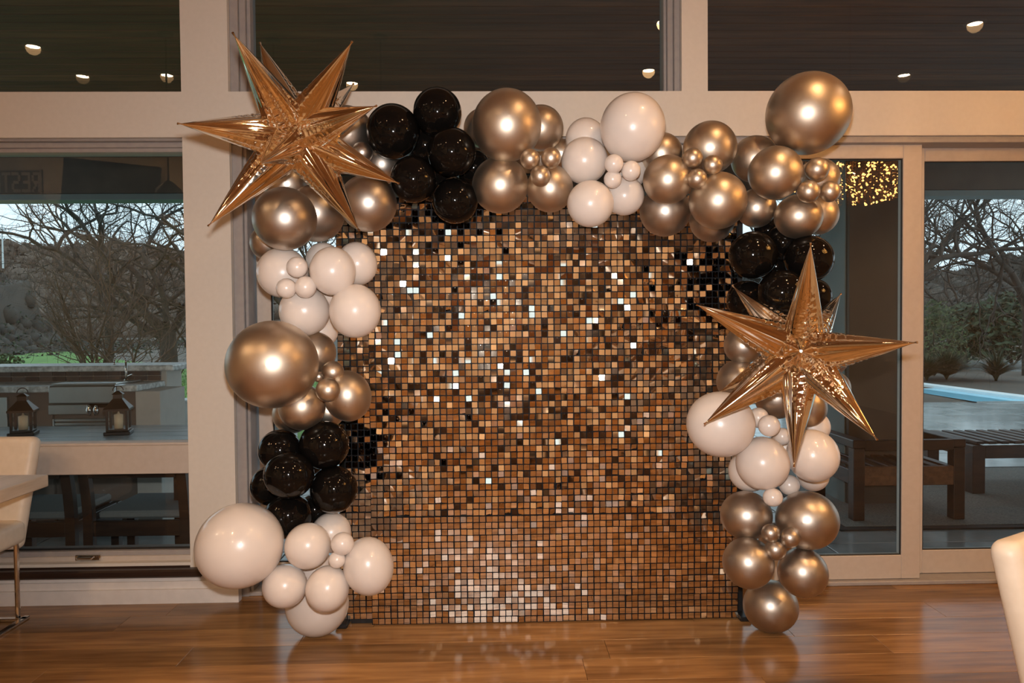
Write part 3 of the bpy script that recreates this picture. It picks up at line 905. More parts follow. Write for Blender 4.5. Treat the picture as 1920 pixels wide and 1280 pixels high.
# second dining group on the right, behind the camera, seen only in the sequins
tt2 = tag(empty('dining_table', (3.0, -1.2, 0)), 'long oak dining table behind the camera on the right', 'table')
MB().bbox(-1.0, 1.0, -.5, .5, .70, .75, .004).build('tabletop', 'table_oak', tt2)
for x in (-.8, .72): MB().bbox(x, x + .08, -.35, .35, .001, .70, .004).build('leg', 'table_dark', tt2)
for k, (x0, w2, t) in enumerate(((-2.2, .5, 'left'), (2.9, .8, 'right'), (4.6, .9, 'far right'))):  # unseen cabinets added to give sequins and foil dark things to reflect
    tc_ = tag(empty('added_dark_cabinet', (x0, YB + .28, 0)), 'tall dark cabinet added behind the camera to darken reflections, ' + t, 'cabinet', 'dark cabinets added for reflections')
    MB().bbox(-w2 / 2, w2 / 2, -.26, .26, .05, 2.5, .005).build('body', 'table_dark', tc_)
    MB().bbox(-w2 / 2 + .01, w2 / 2 - .01, .262, .28, .08, 2.47, .004).build('door', 'dark_wood', tc_)
    MB().bbox(-w2 / 2 + .03, w2 / 2 - .03, -.23, .22, .001, .049, .002).build('plinth', 'stand_metal', tc_)
cb = tag(empty('sideboard', (.1, YB + .26, 0)), 'dark sideboard against the back wall', 'sideboard')
MB().bbox(-.7, .7, -.24, .24, .08, .88, .005).build('body', 'table_dark', cb)
for x in (-.68, -.22, .24): MB().bbox(x, x + .44, .241, .258, .1, .86, .004).build('door', 'dark_wood', cb)
for x in (-.6, .6):
    for yq in (-.2, .2): MB().bbox(x - .03, x + .03, yq - .03, yq + .03, 0.001, .079, .003).build('leg', 'chrome', cb)
pc = tag(empty('wall_picture', (.1, YB + .02, 1.2)), 'dark framed picture above the sideboard', 'picture')
MB().bbox(-.6, .6, 0, .03, 0, 1.0, .005).build('frame', 'stand_metal', pc)
MB().bbox(-.54, .54, .031, .034, .06, .94, .001).build('canvas', 'sign_board', pc)

# ------------------------------------------------------------------ terrace and porch outside
GZ = -.10
tr = struct(MB().box(-9, 12, YO, 12.6, GZ - .2, GZ - .012).build('terrace', 'grout'), 'wet grey stone terrace outside the windows')
pvm = MB().bbox(.006, 1.194, .006, .794, -.012, 0, .003).mesh('paver'); pvm.materials.append(M_['paver'])
for j in range(11):
    for i in range(14):
        inst('paver', pvm, tr, (-6.2 + i * 1.2 + (.6 if j % 2 else 0), YO + .02 + j * .8, GZ))
pcz = 3.62
po = struct(MB().box(-9, 12, YO, 8.4, pcz + .02, pcz + .2).build('porch_ceiling', 'joint'), 'dark boarded porch ceiling outside the upper windows')
pbm = MB().bbox(-9, 12, .002, .138, 0, .02, .004).mesh('porch_board'); pbm.materials.append(M_['porch_plank'])
for k in range(32): inst('porch_board', pbm, po, (0, YO + .01 + k * .14, pcz))
yb_ = 8.0
zb_l = (Z(377, yb_, 150) + Z(364, yb_, 1820)) / 2
struct(MB().box(-9, 12, yb_, yb_ + .28, zb_l + .07, pcz).build('porch_beam', 'porch_dark'), 'dark beam at the outer edge of the porch')
struct(MB().bbox(-9, 12, yb_ + .02, yb_ + .26, zb_l, zb_l + .069, .005).build('porch_fascia', 'porch_teal'), 'grey strip along the lower edge of the porch beam')
p0, p1 = X(1592, 5.75), X(1712, 5.75)
pr = struct(MB().bbox(p0, p1, 5.75, 6.25, GZ, zb_l, .004).build('porch_pier', 'porch_dark'), 'dark square porch pier behind the middle door')
q0 = X(1570, 6.25); 
struct(MB().bbox(p0 - .012, p0 - .001, 5.80, 6.24, GZ, zb_l - .002, .002).build('lit_pier_side', 'porch_teal'), 'grey-green sheet with side light painted in, on the porch pier')  # paler sheet puts the side light on this face into its colour

# ground beyond
gr = MB()
nx, ny = 60, 40
for j in range(ny + 1):
    y = 11.5 + (j / ny) ** 2 * 110
    for i in range(nx + 1):
        x = -90 + 180 * i / nx
        gr.v.append((x, y, GZ - .03 + .25 * math.sin(x * .11 + y * .07) * min(1, (y - 12.5) / 25) if y > 12.6 else GZ - .15))
for j in range(ny):
    for i in range(nx):
        a = j * (nx + 1) + i; gr.f.append((a, a + 1, a + nx + 2, a + nx + 1))
struct(gr.build('ground', 'earth', smooth=True), 'earthy winter ground beyond the terrace')
lw_ = MB()
rl = random.Random(8)
lw_.box(-26, -1.2, 8.6, 44, GZ - .1, GZ + .05)
lw_o = struct(lw_.build('lawn', 'lawn'), 'green lawn beyond the garden kitchen')
gb = MB()
for k in range(9000):
    x, y = rl.uniform(-14, -1.3), rl.uniform(8.7, 26); h = rl.uniform(.03, .08); a = rl.uniform(0, 3.14)
    dx, dy = .012 * math.cos(a), .012 * math.sin(a)
    gb.quad((x - dx, y - dy, GZ + .05), (x + dx, y + dy, GZ + .05), (x + rl.uniform(-.03, .03), y, GZ + .05 + h))
tag(gb.build('grass_blades', 'lawn', lw_o), kind='stuff')

# wooded hill
def hill(name, Y, pts, m, lumps, label, lr, seed):
    rs = random.Random(seed)
    P = [(X(px, Y), Z(py, Y, px)) for px, py in pts]
    def top(x):
        for (xa, za), (xb, zb2) in zip(P, P[1:]):
            if xa <= x <= xb: return za + (zb2 - za) * (x - xa) / (xb - xa)
        return P[0][1] if x < P[0][0] else P[-1][1]
    mb = MB()
    x0, x1 = P[0][0], P[-1][0]
    n, k = 80, 12
    for j in range(k + 1):
        q = j / k
        for i in range(n + 1):
            x = x0 + (x1 - x0) * i / n
            zt_ = top(x)
            mb.v.append((x, Y - 26 * (1 - q) + rs.uniform(-.4, .4), -1.0 + (zt_ + 1.0 - lr * .6) * (q ** .8)))
    for j in range(k):
        for i in range(n):
            a = j * (n + 1) + i; mb.f.append((a, a + 1, a + n + 2, a + n + 1))
    o = tag(mb.build(name, m, smooth=True), label, None, None, 'structure')
    lb = MB()
    for q in range(lumps):
        x = rs.uniform(x0, x1); t = rs.random() ** .7
        zt_ = top(x); z = -1.0 + (zt_ + 1.0 - lr * .9) * (t ** .8); y = Y - 26 * (1 - t)
        r = lr * rs.uniform(.6, 1.15)
        pr_ = [(r * math.sin(a) * rs.uniform(.8, 1.1), -r * math.cos(a) * 1.15) for a in (0.05, .7, 1.3, 1.9, 2.5, 3.09)]
        s = len(lb.v)
        lb.lathe(pr_, 7, Matrix.Translation((x, y, z)))
        for w_ in range(s, len(lb.v)):
            vx = lb.v[w_]; lb.v[w_] = (vx[0] + rs.uniform(-.2, .2) * r, vx[1] + rs.uniform(-.2, .2) * r, vx[2] + rs.uniform(-.2, .2) * r)
    tag(lb.build('treetops', m, o, True), kind='stuff')
    sp = MB()                                        # rough outer spray of dead leaves and twig tufts
    for w_ in range(0, len(lb.v), 2):
        p = Vector(lb.v[w_]); s = lr * rs.uniform(.12, .3)
        u = Vector((rs.gauss(0, 1), rs.gauss(0, 1), rs.gauss(0, 1))).normalized(); v = u.orthogonal().normalized()
        p += Vector((rs.gauss(0, 1), rs.gauss(0, 1), rs.gauss(0, 1))) * lr * .12
        sp.quad(p - u * s, p - v * s * .35, p + u * s, p + v * s * .35)
    tag(sp.build('leaf_spray', m if 'hedge' not in name else 'shrub_leaf_dark', o), kind='stuff')
    # bare twigs standing out of the crowns
    tw = MB()
    for q in range(lumps * 9):
        x = rs.uniform(x0, x1); t = rs.random() ** .5
        zt_ = top(x); z = -1.0 + (zt_ + 1.0 - lr * .5) * (t ** .8); y = Y - 26 * (1 - t) - lr * .6
        a = rs.gauss(0, .5); L = lr * rs.uniform(.5, 1.3)
        tw.tube((x, y, z), (x + L * math.sin(a), y, z + L * math.cos(a)), .05 * lr / 2, .012 * lr / 2, n=3, cap=False)
    tag(tw.build('treetop_twigs', 'bark_brown' if 'pale' in label else 'bark', o), kind='stuff')
hill('hill', 110, [(-220, 470), (0, 452), (60, 458), (130, 462), (240, 452), (330, 470), (480, 480), (700, 500), (1000, 500)], 'woods', 1700, 'pale brown wooded hill behind the garden, left', 1.5, 1)
hill('hill', 75, [(1000, 520), (1500, 500), (1700, 505), (1760, 512), (1830, 498), (1920, 470), (2150, 450)], 'woods_dark', 1300, 'dark wooded slope behind the pool, right', 1.2, 2)
hill('hedge_row', 55, [(-260, 505), (0, 512), (68, 520), (75, 590), (130, 640), (500, 640)], 'woods_dark', 900, 'dark hedge below the hill, left', .55, 3)

# bare trees
def tree(name, base, height, spread, seed, label, m, lean=(0, 0), n_main=5, r0=.22, fork=.22, levels=5, bias=(0, 0, 0), gnarl=.32):
    rs = random.Random(seed)
    e = tag(empty(name, base), label, 'tree', 'bare winter trees')
    tr_, br, tw = MB(), MB(), MB()
    bias = Vector(bias)
    def limb(p, d, L, r, lev):
        nseg = 7 if lev < 2 else (6 if lev < 4 else 4)
        pts = [p.copy()]
        tgt = tr_ if lev == 0 else (br if lev <= 2 else tw)
        sides = 9 if lev == 0 else (6 if lev <= 2 else 3)
        q = d.normalized(); rr = r
        for i in range(nseg):
            q = (q + Vector((rs.gauss(0, gnarl), rs.gauss(0, gnarl), rs.gauss(0, gnarl * .8) + (.05 if lev < 3 else .03))) * .55 + bias * (.10 if lev > 0 else 0)).normalized()
            p2 = p + q * (L / nseg); r2 = r * (1 - .55 * (i + 1) / nseg)
            tgt.tube(p, p2, rr, r2, n=sides, cap=False)
            p, rr = p2, r2
            if lev < levels and i >= (2 if lev == 0 else 1):
                for _ in range(2 if lev == 1 else 1):
                    if rs.random() < (.75, .64, .66, .56, .45)[min(lev, 4)]:
                        ax = Vector((rs.gauss(0, 1), rs.gauss(0, 1), rs.gauss(0, .8) + .15)).normalized()
                        nd = (q * .62 + ax * .85).normalized()
                        limb(p, nd, L * rs.uniform(.48, .72), rr * rs.uniform(.45, .65), lev + 1)
        if lev < levels:
            for _ in range(2 if lev < 2 else 1): limb(p, (q + Vector((rs.gauss(0, .5), rs.gauss(0, .5), rs.gauss(0, .4)))).normalized(), L * .6, rr, lev + 1)
    if n_main == 0:
        limb(Vector((0, 0, 0)), Vector((lean[0], lean[1], 1)), height, r0, 0)
    else:
        tr_.tube((0, 0, -.2), (lean[0] * fork, lean[1] * fork, height * fork), r0 * 1.25, r0, n=9, cap=False)
        for k in range(n_main):
            a = 6.283 * k / n_main + rs.uniform(-.4, .4); s = spread * rs.uniform(.5, 1.1)
            limb(Vector((lean[0] * fork, lean[1] * fork, height * fork * rs.uniform(.75, 1))), Vector((math.cos(a) * s + lean[0], math.sin(a) * s * .7 + lean[1], rs.uniform(.7, 1.1))), height * rs.uniform(.42, .62), r0 * rs.uniform(.45, .7), 1)
    tr_.build('trunk', m, e, True); br.build('branches', m, e, True); tag(tw.build('twigs', m, e), kind='stuff')
    return e
def ground_at(px, Y): return (X(px, Y), Y, GZ)
tree('oak_tree', ground_at(318, 20), 6.4, .8, 12, 'dark gnarled bare oak beside the white column, left window', 'bark', lean=(-.15, 0), n_main=6, r0=.20, fork=.22, levels=5, bias=(-.08, 0, .12), gnarl=.6)
tree('oak_tree', ground_at(205, 24), 6.0, .6, 25, 'bare oak with fine twigs against the sky, middle of the left window', 'bark', n_main=5, r0=.13, fork=.35, levels=5, bias=(0, 0, .2), gnarl=.55)
tree('bare_shrub', ground_at(175, 17), 3.6, .55, 6, 'tall brown many-stemmed bare shrub in the left window', 'bark_brown', n_main=10, r0=.055, fork=.04, levels=3, bias=(0, 0, .35), gnarl=.2)
tree('bare_shrub', ground_at(250, 16), 3.0, .8, 16, 'tangled brown bare shrub behind the tap, left window', 'bark_brown', n_main=6, r0=.045, fork=.05, levels=3, bias=(0, 0, .2), gnarl=.35)
tree('oak_tree', ground_at(1655, 15), 6.0, 1.0, 31, 'dark bare oak whose limbs reach right across the pool sky', 'bark', lean=(.3, 0), n_main=6, r0=.135, fork=.32, levels=5, bias=(.35, 0, .05), gnarl=.5)
tree('oak_tree', ground_at(1930, 19), 7.2, .9, 44, 'dark bare oak at the far right edge behind the pool', 'bark', lean=(-.1, 0), n_main=5, r0=.14, fork=.3, levels=5, bias=(-.2, 0, .1), gnarl=.5)
tree('oak_tree', ground_at(1800, 26), 6.0, .9, 52, 'lower bare tree behind the pool, centre of the right door', 'bark', n_main=4, r0=.11, fork=.25, levels=4, gnarl=.5)
tree('oak_tree', ground_at(540, 22), 6.5, .9, 61, 'bare oak seen in the gaps of the left balloon column', 'bark', n_main=5, r0=.2, fork=.3, levels=3, gnarl=.45)
tree('oak_tree', ground_at(1480, 20), 6.5, .9, 63, 'bare oak seen past the right balloon column', 'bark', n_main=5, r0=.2, fork=.3, levels=3, gnarl=.45)

def blade_clump(name, base, n, h, w_, spread, m, label, seed, cat='plant'):
    rs = random.Random(seed)
    o = MB()
    for k in range(n):
        a = rs.uniform(0, 6.283); e = rs.uniform(.05, 1) * spread; L = h * rs.uniform(.6, 1.05)
        c, s = math.cos(a), math.sin(a); px_, py_ = -s * w_, c * w_
        p = []
        for i in range(5):
            t = i / 4; out = e * L * t * t + .03 * t; up = L * (t - .35 * e * t * t); ww = 1 - t * .92
            p.append(((c * out + px_ * ww, s * out + py_ * ww, up), (c * out - px_ * ww, s * out - py_ * ww, up)))
        for i in range(4): o.quad(p[i][0], p[i][1], p[i + 1][1], p[i + 1][0])
    e = tag(empty(name, base), label, cat, 'garden shrubs')
    tag(o.build('blades', m, e), kind='stuff')
    return e
def leaf_bush(name, base, rx, rz, n, m, label, seed):
    rs = random.Random(seed); o = MB(); st = MB()
    for k in range(n):
        a, b = rs.uniform(0, 6.283), rs.uniform(-.2, 1.5); q = rs.uniform(.55, 1.05)
        p = Vector((rx * q * math.cos(a) * math.cos(b), rx * q * math.sin(a) * math.cos(b), rz * .25 + rz * .8 * q * math.sin(b)))
        u = Vector((rs.gauss(0, 1), rs.gauss(0, 1), rs.gauss(0, 1))).normalized(); v = u.orthogonal().normalized(); s = rx * .07
        o.quad(p - u * s, p - v * s * .5, p + u * s, p + v * s * .5)
    for k in range(14):
        a = rs.uniform(0, 6.283); st.tube((0, 0, 0), (rx * .6 * math.cos(a), rx * .6 * math.sin(a), rz * rs.uniform(.4, .9)), .02, .006, n=4, cap=False)
    e = tag(empty(name, base), label, 'shrub', 'garden shrubs')
    tag(o.build('leaves', m, e), kind='stuff'); st.build('stems', 'bark', e)
    return e
leaf_bush('evergreen_shrub', ground_at(5, 13.2), .55, .95, 1500, 'shrub_leaf', 'green leafy shrub at the left edge above the stone bar', 1)
leaf_bush('evergreen_shrub', ground_at(58, 14.2), .35, .50, 800, 'shrub_leaf', 'small yellow-green shrub behind the stone bar', 2)
leaf_bush('evergreen_shrub', ground_at(1752, 19), .8, 1.9, 1600, 'shrub_leaf', 'tall green shrub beside the door stile, behind the pool', 3)
blade_clump('grass_clump', (X(1775, 17.8), 17.8, GZ), 1400, .85, .02, 1.8, 'shrub_leaf_dark', 'low grassy green clump behind the pool', 4)
blade_clump('grass_clump', (X(1738, 17.5), 17.5, GZ), 1100, .75, .02, 1.6, 'shrub_leaf_dark', 'low grassy clump next to the stile behind the pool', 8)
blade_clump('yucca', (X(1868, 17.3), 17.3, GZ), 220, .95, .03, 1.7, 'shrub_leaf_dark', 'spiky dark yucca behind the pool', 5)
leaf_bush('evergreen_shrub', ground_at(1810, 24), 1.6, 1.9, 2600, 'shrub_leaf_dark', 'dark wide shrub mass behind the yucca', 6)
leaf_bush('evergreen_shrub', ground_at(1900, 23), 1.8, 2.2, 2600, 'shrub_leaf_dark', 'dark shrub mass at the right edge behind the pool', 7)
# utility mast on the hill
mp_ = at(5, 470, 84)
mt_ = tag(empty('utility_mast', mp_), 'thin pale mast on the hill at the far left', 'mast')
MB().tube((0, 0, -2), (0, 0, 3.0), .10, .07, n=6).build('pole', 'white_wall', mt_); MB().box(-.5, .5, -.04, .04, 2.3, 2.42).build('crossarm', 'white_wall', mt_)

# pool
pa = [at(1640, 716, 17), ]
def gp(px, py, z=GZ):
    d = ray(px, py); t = (z - EYE.z) / d.z; p = EYE + d * t; return Vector((p.x, p.y, z))
far1, far2 = gp(1690, 719), gp(2080, 770)
near1, near2 = gp(1690, 765.5), gp(2080, 760.5)
pd = struct(MB().box(2.6, 30, 12.6, 26, GZ - .3, GZ - .03).build('pool_terrace', 'paver'), 'grey stone paving round the pool')
pool = tag(empty('swimming_pool', ((near1 + near2) / 2)), 'pale blue swimming pool with white coping beyond the terrace', 'pool')
po_ = pool.location.copy()
ym = 12.95
fa = lambda x: far1.y + (far2.y - far1.y) * (x - far1.x) / (far2.x - far1.x)
xa, xb = far1.x - .8, far1.x + (ym - far1.y) / (far2.y - far1.y) * (far2.x - far1.x)
wz = GZ - .004
MB().quad(Vector((xa, ym, wz)) - po_, Vector((xb, ym, wz)) - po_, Vector((xa, fa(xa), wz)) - po_).build('water', 'pool_water', pool)
c = MB(); dv = (Vector((xb, ym, 0)) - Vector((xa, fa(xa), 0))).normalized(); nn = Vector((-dv.y, dv.x, 0))
if nn.y < 0: nn = -nn
A, B_ = Vector((xa, fa(xa), wz)), Vector((xb, ym, wz))
for z0_, z1_ in ((.0, .05),):
    q = [A - po_, B_ - po_, B_ + nn * .32 - po_, A + nn * .32 - po_]
    up = Vector((0, 0, .05))
    c.quad(*[p + up for p in q]); c.quad(q[0], q[1], q[1] + up, q[0] + up); c.quad(q[3], q[2], q[2] + up, q[3] + up)
c.build('coping', 'pool_coping', pool)
MB().box(xa - po_.x, xb - po_.x, ym - .3 - po_.y, ym - po_.y, -.03, .006).build('near_edge', 'paver', pool)

# ------------------------------------------------------------------ outdoor lounge seen in the right door
def slat_seat(name, cx, cy_, w_, d_, h, leg, label, group, arm=0.0, slat_y=True, nsl=9, inset=.0):
    e = tag(empty(name, (cx, cy_, GZ + .0165)), label, 'bench' if arm == 0 else 'armchair', group)
    for sx in (-1, 1):
        for sy in (-1, 1):
            hh = arm if arm else h - .05
            MB().bbox(sx * (w_ / 2 - leg / 2) - leg / 2, sx * (w_ / 2 - leg / 2) + leg / 2, sy * (d_ / 2 - leg / 2) - leg / 2, sy * (d_ / 2 - leg / 2) + leg / 2, 0, hh, .004).build('leg', 'dark_wood', e)
    a = .11
    for sy in (-1, 1): MB().bbox(-w_ / 2 + leg, w_ / 2 - leg, sy * (d_ / 2 - .02) - .018, sy * (d_ / 2 - .02) + .018, h - .05 - a, h - .051 if not arm else h - .02, .004).build('apron', 'teak' if arm else 'dark_wood', e)
    for sx in (-1, 1): MB().bbox(sx * (w_ / 2 - .02) - .018, sx * (w_ / 2 - .02) + .018, -d_ / 2 + leg, d_ / 2 - leg, h - .05 - a, h - .051, .004).build('apron', 'dark_wood', e)
    for k in range(nsl):
        x = -w_ / 2 + .04 + (w_ - .08) * (k + .5) / nsl; sw = (w_ - .08) / nsl * .30
        MB().bbox(x - sw, x + sw, -d_ / 2 + .042, d_ / 2 - .042, h - .045, h - .02, .003).build('slat', 'dark_wood', e)
    if arm:
        for sx in (-1, 1): MB().bbox(sx * (w_ / 2 - leg / 2) - leg / 2 - .005, sx * (w_ / 2 - leg / 2) + leg / 2 + .005, -d_ / 2, d_ / 2, arm + .0005, arm + .06, .005).build('armrest', 'dark_wood', e)
        MB().bbox(-w_ / 2 + leg, w_ / 2 - leg, -d_ / 2, -d_ / 2 + .05, arm - .02, arm + .058, .005).build('front_rail', 'dark_wood', e)
    return e
ax1 = X(1812, 5.25)
slat_seat('lounge_chair', ax1 - .42, 5.25 + .36, .84, .72, .42, .085, 'dark wooden slatted garden armchair right behind the door stile', 'wooden garden furniture', arm=.54, nsl=7)
slat_seat('slatted_table', X(1815, 6.1) + .70, 6.1 + .30, 1.40, .75, .46, .11, 'low dark slatted garden table right of the armchair', 'wooden garden furniture', nsl=12)
rg = tag(empty('outdoor_rug', (3.6, 6.1, GZ)), 'grey outdoor rug with dark border under the garden furniture', 'rug')
MB().bbox(-1.15, 1.8, -1.05, 1.05, .0005, .012, .002).build('border', 'rug_border', rg)
MB().bbox(-1.08, 1.73, -.98, .98, .0122, .016, .002).build('pile', 'rug', rg)

# ------------------------------------------------------------------ garden kitchen seen in the left window
YK = 5.9
k0 = X(-260, YK); kx1 = X(312, 5.55, 760); kb1 = X(303, YK, 700)
kt1, kt2 = X(337, YK, 686), X(312, YK, 720)
zbar = Z(684.5, YK, 150); zct = Z(722, 5.5, 150)
kt = tag(empty('garden_kitchen', ((k0 + kx1) / 2, YK, GZ)), 'pale stone garden kitchen with raised bar in the left window', 'outdoor kitchen')
ko = kt.location.copy()
def kb(x0, x1, y0, y1, z0, z1, b=.004): return MB().bbox(x0 - ko.x, x1 - ko.x, y0 - ko.y, y1 - ko.y, z0 - ko.z, z1 - ko.z, b)
tag(kb(k0, kt1, YK - .12, YK + .35, zbar - .045, zbar, .008).build('bar_top', 'stone_top', kt), 'pale stone raised bar top')
kb(k0, kb1 + .04, YK + .0, YK + .28, GZ, zbar - .046).build('bar_wall', 'render_wall', kt)
n_t = 22; tw_ = (kb1 - k0) / n_t
ztl0, ztl1 = zct + .001, zbar - .047
for j in range(2):
    for i in range(n_t):
        hh = (ztl1 - ztl0) / 2
        kb(k0 + i * tw_ + .003, k0 + (i + 1) * tw_ - .003, YK - .016, YK - .001, ztl0 + j * hh + .002, ztl0 + (j + 1) * hh - .002, .003).build('splash_tile', 'splash_tile', kt)
g0, g1 = X(96, 5.45, 745), X(222, 5.45, 745)
ctop = kb(k0, g0 - .003, 5.42, YK - .02, zct - .045, zct, .006); 
tag(ctop.build('worktop', 'stone_top', kt), 'pale stone worktop left of the grill')
tag(kb(g1 + .003, kt2, 5.42, YK - .02, zct - .045, zct, .006).build('worktop', 'stone_top', kt), 'pale stone worktop beside the sink')
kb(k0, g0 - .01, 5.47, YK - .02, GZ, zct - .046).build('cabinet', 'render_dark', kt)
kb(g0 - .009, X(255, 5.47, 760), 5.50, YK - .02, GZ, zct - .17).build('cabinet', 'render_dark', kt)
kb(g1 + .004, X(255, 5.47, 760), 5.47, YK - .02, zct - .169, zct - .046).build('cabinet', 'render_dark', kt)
kb(X(255, 5.46, 760) + .001, kx1, 5.45, YK - .02, GZ, zct - .046).build('end_pier', 'render_wall', kt)
kb(X(-60, 5.45), X(11, 5.45), 5.44, 5.468, Z(800, 5.45, 10) - .3, Z(744, 5.45, 10), .003).build('cabinet_door', 'steel', kt)
gi = tag(empty('built_in_grill', ((g0 + g1) / 2, 5.44, GZ)), 'stainless steel built-in grill in the stone worktop', 'grill')
go_ = gi.location.copy()
def gbx(x0, x1, y0, y1, z0, z1, b=.006): return MB().bbox(x0 - go_.x, x1 - go_.x, y0 - go_.y, y1 - go_.y, z0 - go_.z, z1 - go_.z, b)
gbx(g0, g1, 5.41, YK - .03, Z(757, 5.42, 150), zct + .004, .01).build('hood', 'steel', gi)
gbx(g0 + .01, g1 - .01, 5.44, 5.82, zct + .005, zct + .018, .004).build('lid', 'steel', gi)
gbx(X(87, 5.37), X(160, 5.37), 5.37, 5.408, Z(777, 5.37, 120), Z(759, 5.37, 120), .003).build('control_panel', 'steel', gi)
for px_ in (167, 180):
    p = at(px_, 767, 5.38)
    MB().lathe([(0, -.045), (.016, -.045), (.022, 0.0), (.006, .03)], 14, Matrix.Translation(p - go_)).build('tap_handle', 'chrome', gi, True)
za, zb2 = Z(785, 5.46, 150), Z(803, 5.46, 150)
d0, d1 = X(98, 5.46), X(200, 5.46)
for k in range(3):
    z1_ = za - k * .028
    gbx(d0, d1, 5.462 + .0, 5.492, z1_ - .020, z1_, .003).build('drawer_front', 'steel', gi)
gbx(d0 - .012, d0 - .001, 5.455, 5.49, zb2 - .06, za, .002).build('drawer_frame', 'steel', gi)
fp = at(237, 716, 5.72)
fc = tag(empty('kitchen_tap', (fp.x, fp.y, zct)), 'chrome swan-neck tap on the garden kitchen worktop', 'tap')
arc = [(0, 0, 0.0), (0, 0, .16)] + [(-.045 + .045 * math.cos(a), 0, .16 + .055 * math.sin(a)) for a in [math.pi * i / 10 for i in range(1, 11)]] + [(-.09, 0, .14)]
MB().pipe(arc, .008).build('spout', 'chrome', fc, True)
MB().lathe([(.022, 0), (.022, .012), (.012, .03)], 14).build('base', 'chrome', fc, True)
MB().tube((.01, 0, .05), (.05, -.01, .065), .005).build('lever', 'chrome', fc)
# white low wall at right of the kitchen
wl0 = at(313, 760, 7.6)
struct(MB().bbox(wl0.x, wl0.x + 1.3, 7.6, 7.8, GZ, Z(755, 7.6, 330), .006).bbox(wl0.x - .02, wl0.x + 1.32, 7.56, 7.84, Z(755, 7.6, 330), Z(750, 7.6, 330), .004).build('trim_1', 'white_wall'), 'low white garden wall beside the kitchen')

# slate table with two lanterns, chairs tucked under it
YT0, YT1 = 4.33, 5.0
zt0 = Z(826, YT0, 180)
ot = tag(empty('slate_table', (-2.55, (YT0 + YT1) / 2, GZ)), 'grey slate outdoor table right outside the left window', 'table')
tx0, tx1 = X(-190, YT0) + 2.55, X(372, YT0) + 2.55
nb = 4
for k in range(nb):
    y0_ = -(YT1 - YT0) / 2 + k * (YT1 - YT0) / nb
    MB().bbox(tx0, tx1, y0_ + .002, y0_ + (YT1 - YT0) / nb - .002, zt0 - GZ - .04, zt0 - GZ, .003).build('top_board', 'slate', ot)
MB().bbox(tx0 + .05, tx1 - .05, -.28, .28, zt0 - GZ - .10, zt0 - GZ - .041, .004).build('underframe', 'dark_wood', ot)
for sx in (tx0 + .15, tx1 - .15):
    for sy in (-.24, .24): MB().bbox(sx - .04, sx + .04, sy - .04, sy + .04, .0005, zt0 - GZ - .101, .004).build('leg', 'dark_wood', ot)
def lantern(px, py, Y, s, rz, label):
    p = at(px, py, Y); p.z = zt0 + .0005
    e = tag(empty('lantern', p, rz), label, 'lantern', 'candle lanterns on the slate table')
    w_ = .064 * s; h = .155 * s
    MB().bbox(-w_ - .012, w_ + .012, -w_ - .012, w_ + .012, 0, .022, .004).bbox(-w_, w_, -w_, w_, .022, .034, .003).build('base', 'lantern_metal', e)
    for sx in (-1, 1):
        for sy in (-1, 1): MB().bbox(sx * (w_ - .008) - .007, sx * (w_ - .008) + .007, sy * (w_ - .008) - .007, sy * (w_ - .008) + .007, .034, h, .001).build('post', 'lantern_metal', e)
    g = MB()
    for k, sx in enumerate((-1, 1)):
        q = sx * (w_ - .008)
        for quad in (((q, -w_ + .016, .035), (q, w_ - .016, .035), (q, w_ - .016, h), (q, -w_ + .016, h)), ((-w_ + .016, q, .035), (w_ - .016, q, .035), (w_ - .016, q, h), (-w_ + .016, q, h))):
            MB().quad(*quad).build('pane', 'lantern_glass', e)
    r = MB(); prof_ = [(w_ + .012, h), (w_ + .012, h + .012), (w_ * .72, h + .05 * s), (w_ * .42, h + .075 * s), (w_ * .40, h + .10 * s), (w_ * .52, h + .102 * s), (w_ * .15, h + .122 * s), (0.001, h + .124 * s)]
    r.lathe([(a * 1.40, b) for a, b in prof_], 4, Matrix.Rotation(math.pi / 4, 4, 'Z')).build('roof', 'lantern_metal', e)
    MB().pipe([(.03 * math.cos(a), 0, h + .125 * s + .03 * math.sin(a)) for a in [math.pi * i / 8 for i in range(9)]], .003, 6).build('ring', 'lantern_metal', e)
    MB().lathe([(.001, .035), (.026, .035), (.026, .125 * s), (.008, .13 * s), (.003, .145 * s), (.001, .145 * s)], 16).build('candle', 'candle', e, True)
    return e
lantern(44, 812, 4.60, .95, .35, 'dark metal candle lantern, left one on the slate table')
lantern(223, 812, 4.60, .98, .30, 'dark metal candle lantern, right one on the slate table')
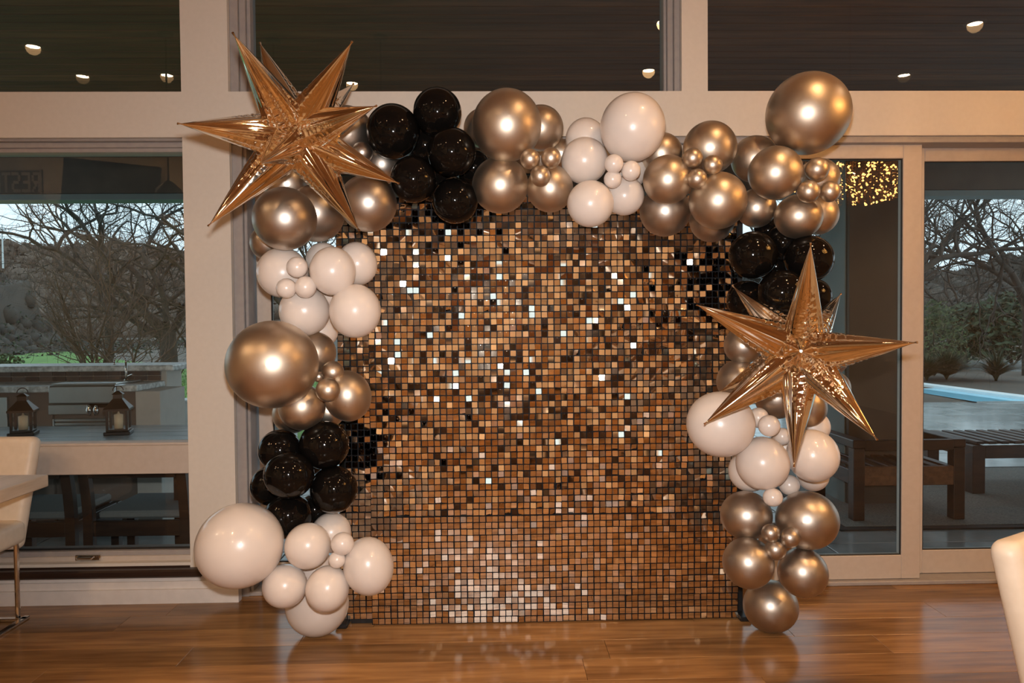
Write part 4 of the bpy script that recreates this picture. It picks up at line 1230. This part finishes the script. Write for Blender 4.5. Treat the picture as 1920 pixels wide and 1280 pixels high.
def garden_chair(x, y, label):
    e = tag(empty('garden_chair', (x, y, GZ + .0005)), label, 'chair', 'dark wooden garden chairs')
    w_ = .27
    for s in (-1, 1):
        pts = [(s * w_, -.25, 0), (s * w_, -.25, .42), (s * w_, -.265, .56), (s * w_, -.30, .74)]
        b = MB()
        for a, c_ in zip(pts, pts[1:]): 
            dvec = Vector(c_) - Vector(a)
            b.quad((a[0] - .027, a[1] - .02, a[2]), (a[0] + .027, a[1] - .02, a[2]), (c_[0] + .027, c_[1] - .02, c_[2]), (c_[0] - .027, c_[1] - .02, c_[2]))
            b.quad((a[0] + .027, a[1] + .02, a[2]), (a[0] - .027, a[1] + .02, a[2]), (c_[0] - .027, c_[1] + .02, c_[2]), (c_[0] + .027, c_[1] + .02, c_[2]))
            b.quad((a[0] + .027, a[1] - .02, a[2]), (a[0] + .027, a[1] + .02, a[2]), (c_[0] + .027, c_[1] + .02, c_[2]), (c_[0] + .027, c_[1] - .02, c_[2]))
            b.quad((a[0] - .027, a[1] + .02, a[2]), (a[0] - .027, a[1] - .02, a[2]), (c_[0] - .027, c_[1] - .02, c_[2]), (c_[0] - .027, c_[1] + .02, c_[2]))
        b.build('back_post', 'dark_wood', e)
        MB().bbox(s * w_ - .025, s * w_ + .025, .20, .25, 0, .40, .003).build('leg', 'dark_wood', e)
        MB().bbox(s * w_ - .02, s * w_ + .02, -.228, .199, .33, .40, .003).build('side_rail', 'dark_wood', e)
    MB().bbox(-w_ + .028, w_ - .028, -.27, -.235, .32, .405, .003).build('rear_rail', 'dark_wood', e)
    MB().bbox(-w_ + .028, w_ - .028, .205, .24, .33, .40, .003).build('front_rail', 'dark_wood', e)
    MB().bbox(-w_ + .028, w_ - .028, -.315, -.28, .66, .74, .004).build('top_rail', 'dark_wood', e)
    MB().bbox(-w_ + .03, w_ - .03, -.22, .24, .406, .45, .012).build('seat_cushion', 'cushion', e)
    return e
gx = (X(182, 4.12, 950) + X(337, 4.12, 950)) / 2
garden_chair(gx, 4.36, 'dark wooden garden chair with grey cushion beside the column, lower left pane')
garden_chair(gx - .64, 4.36, 'dark wooden garden chair with grey cushion behind the table corner, lower left pane')
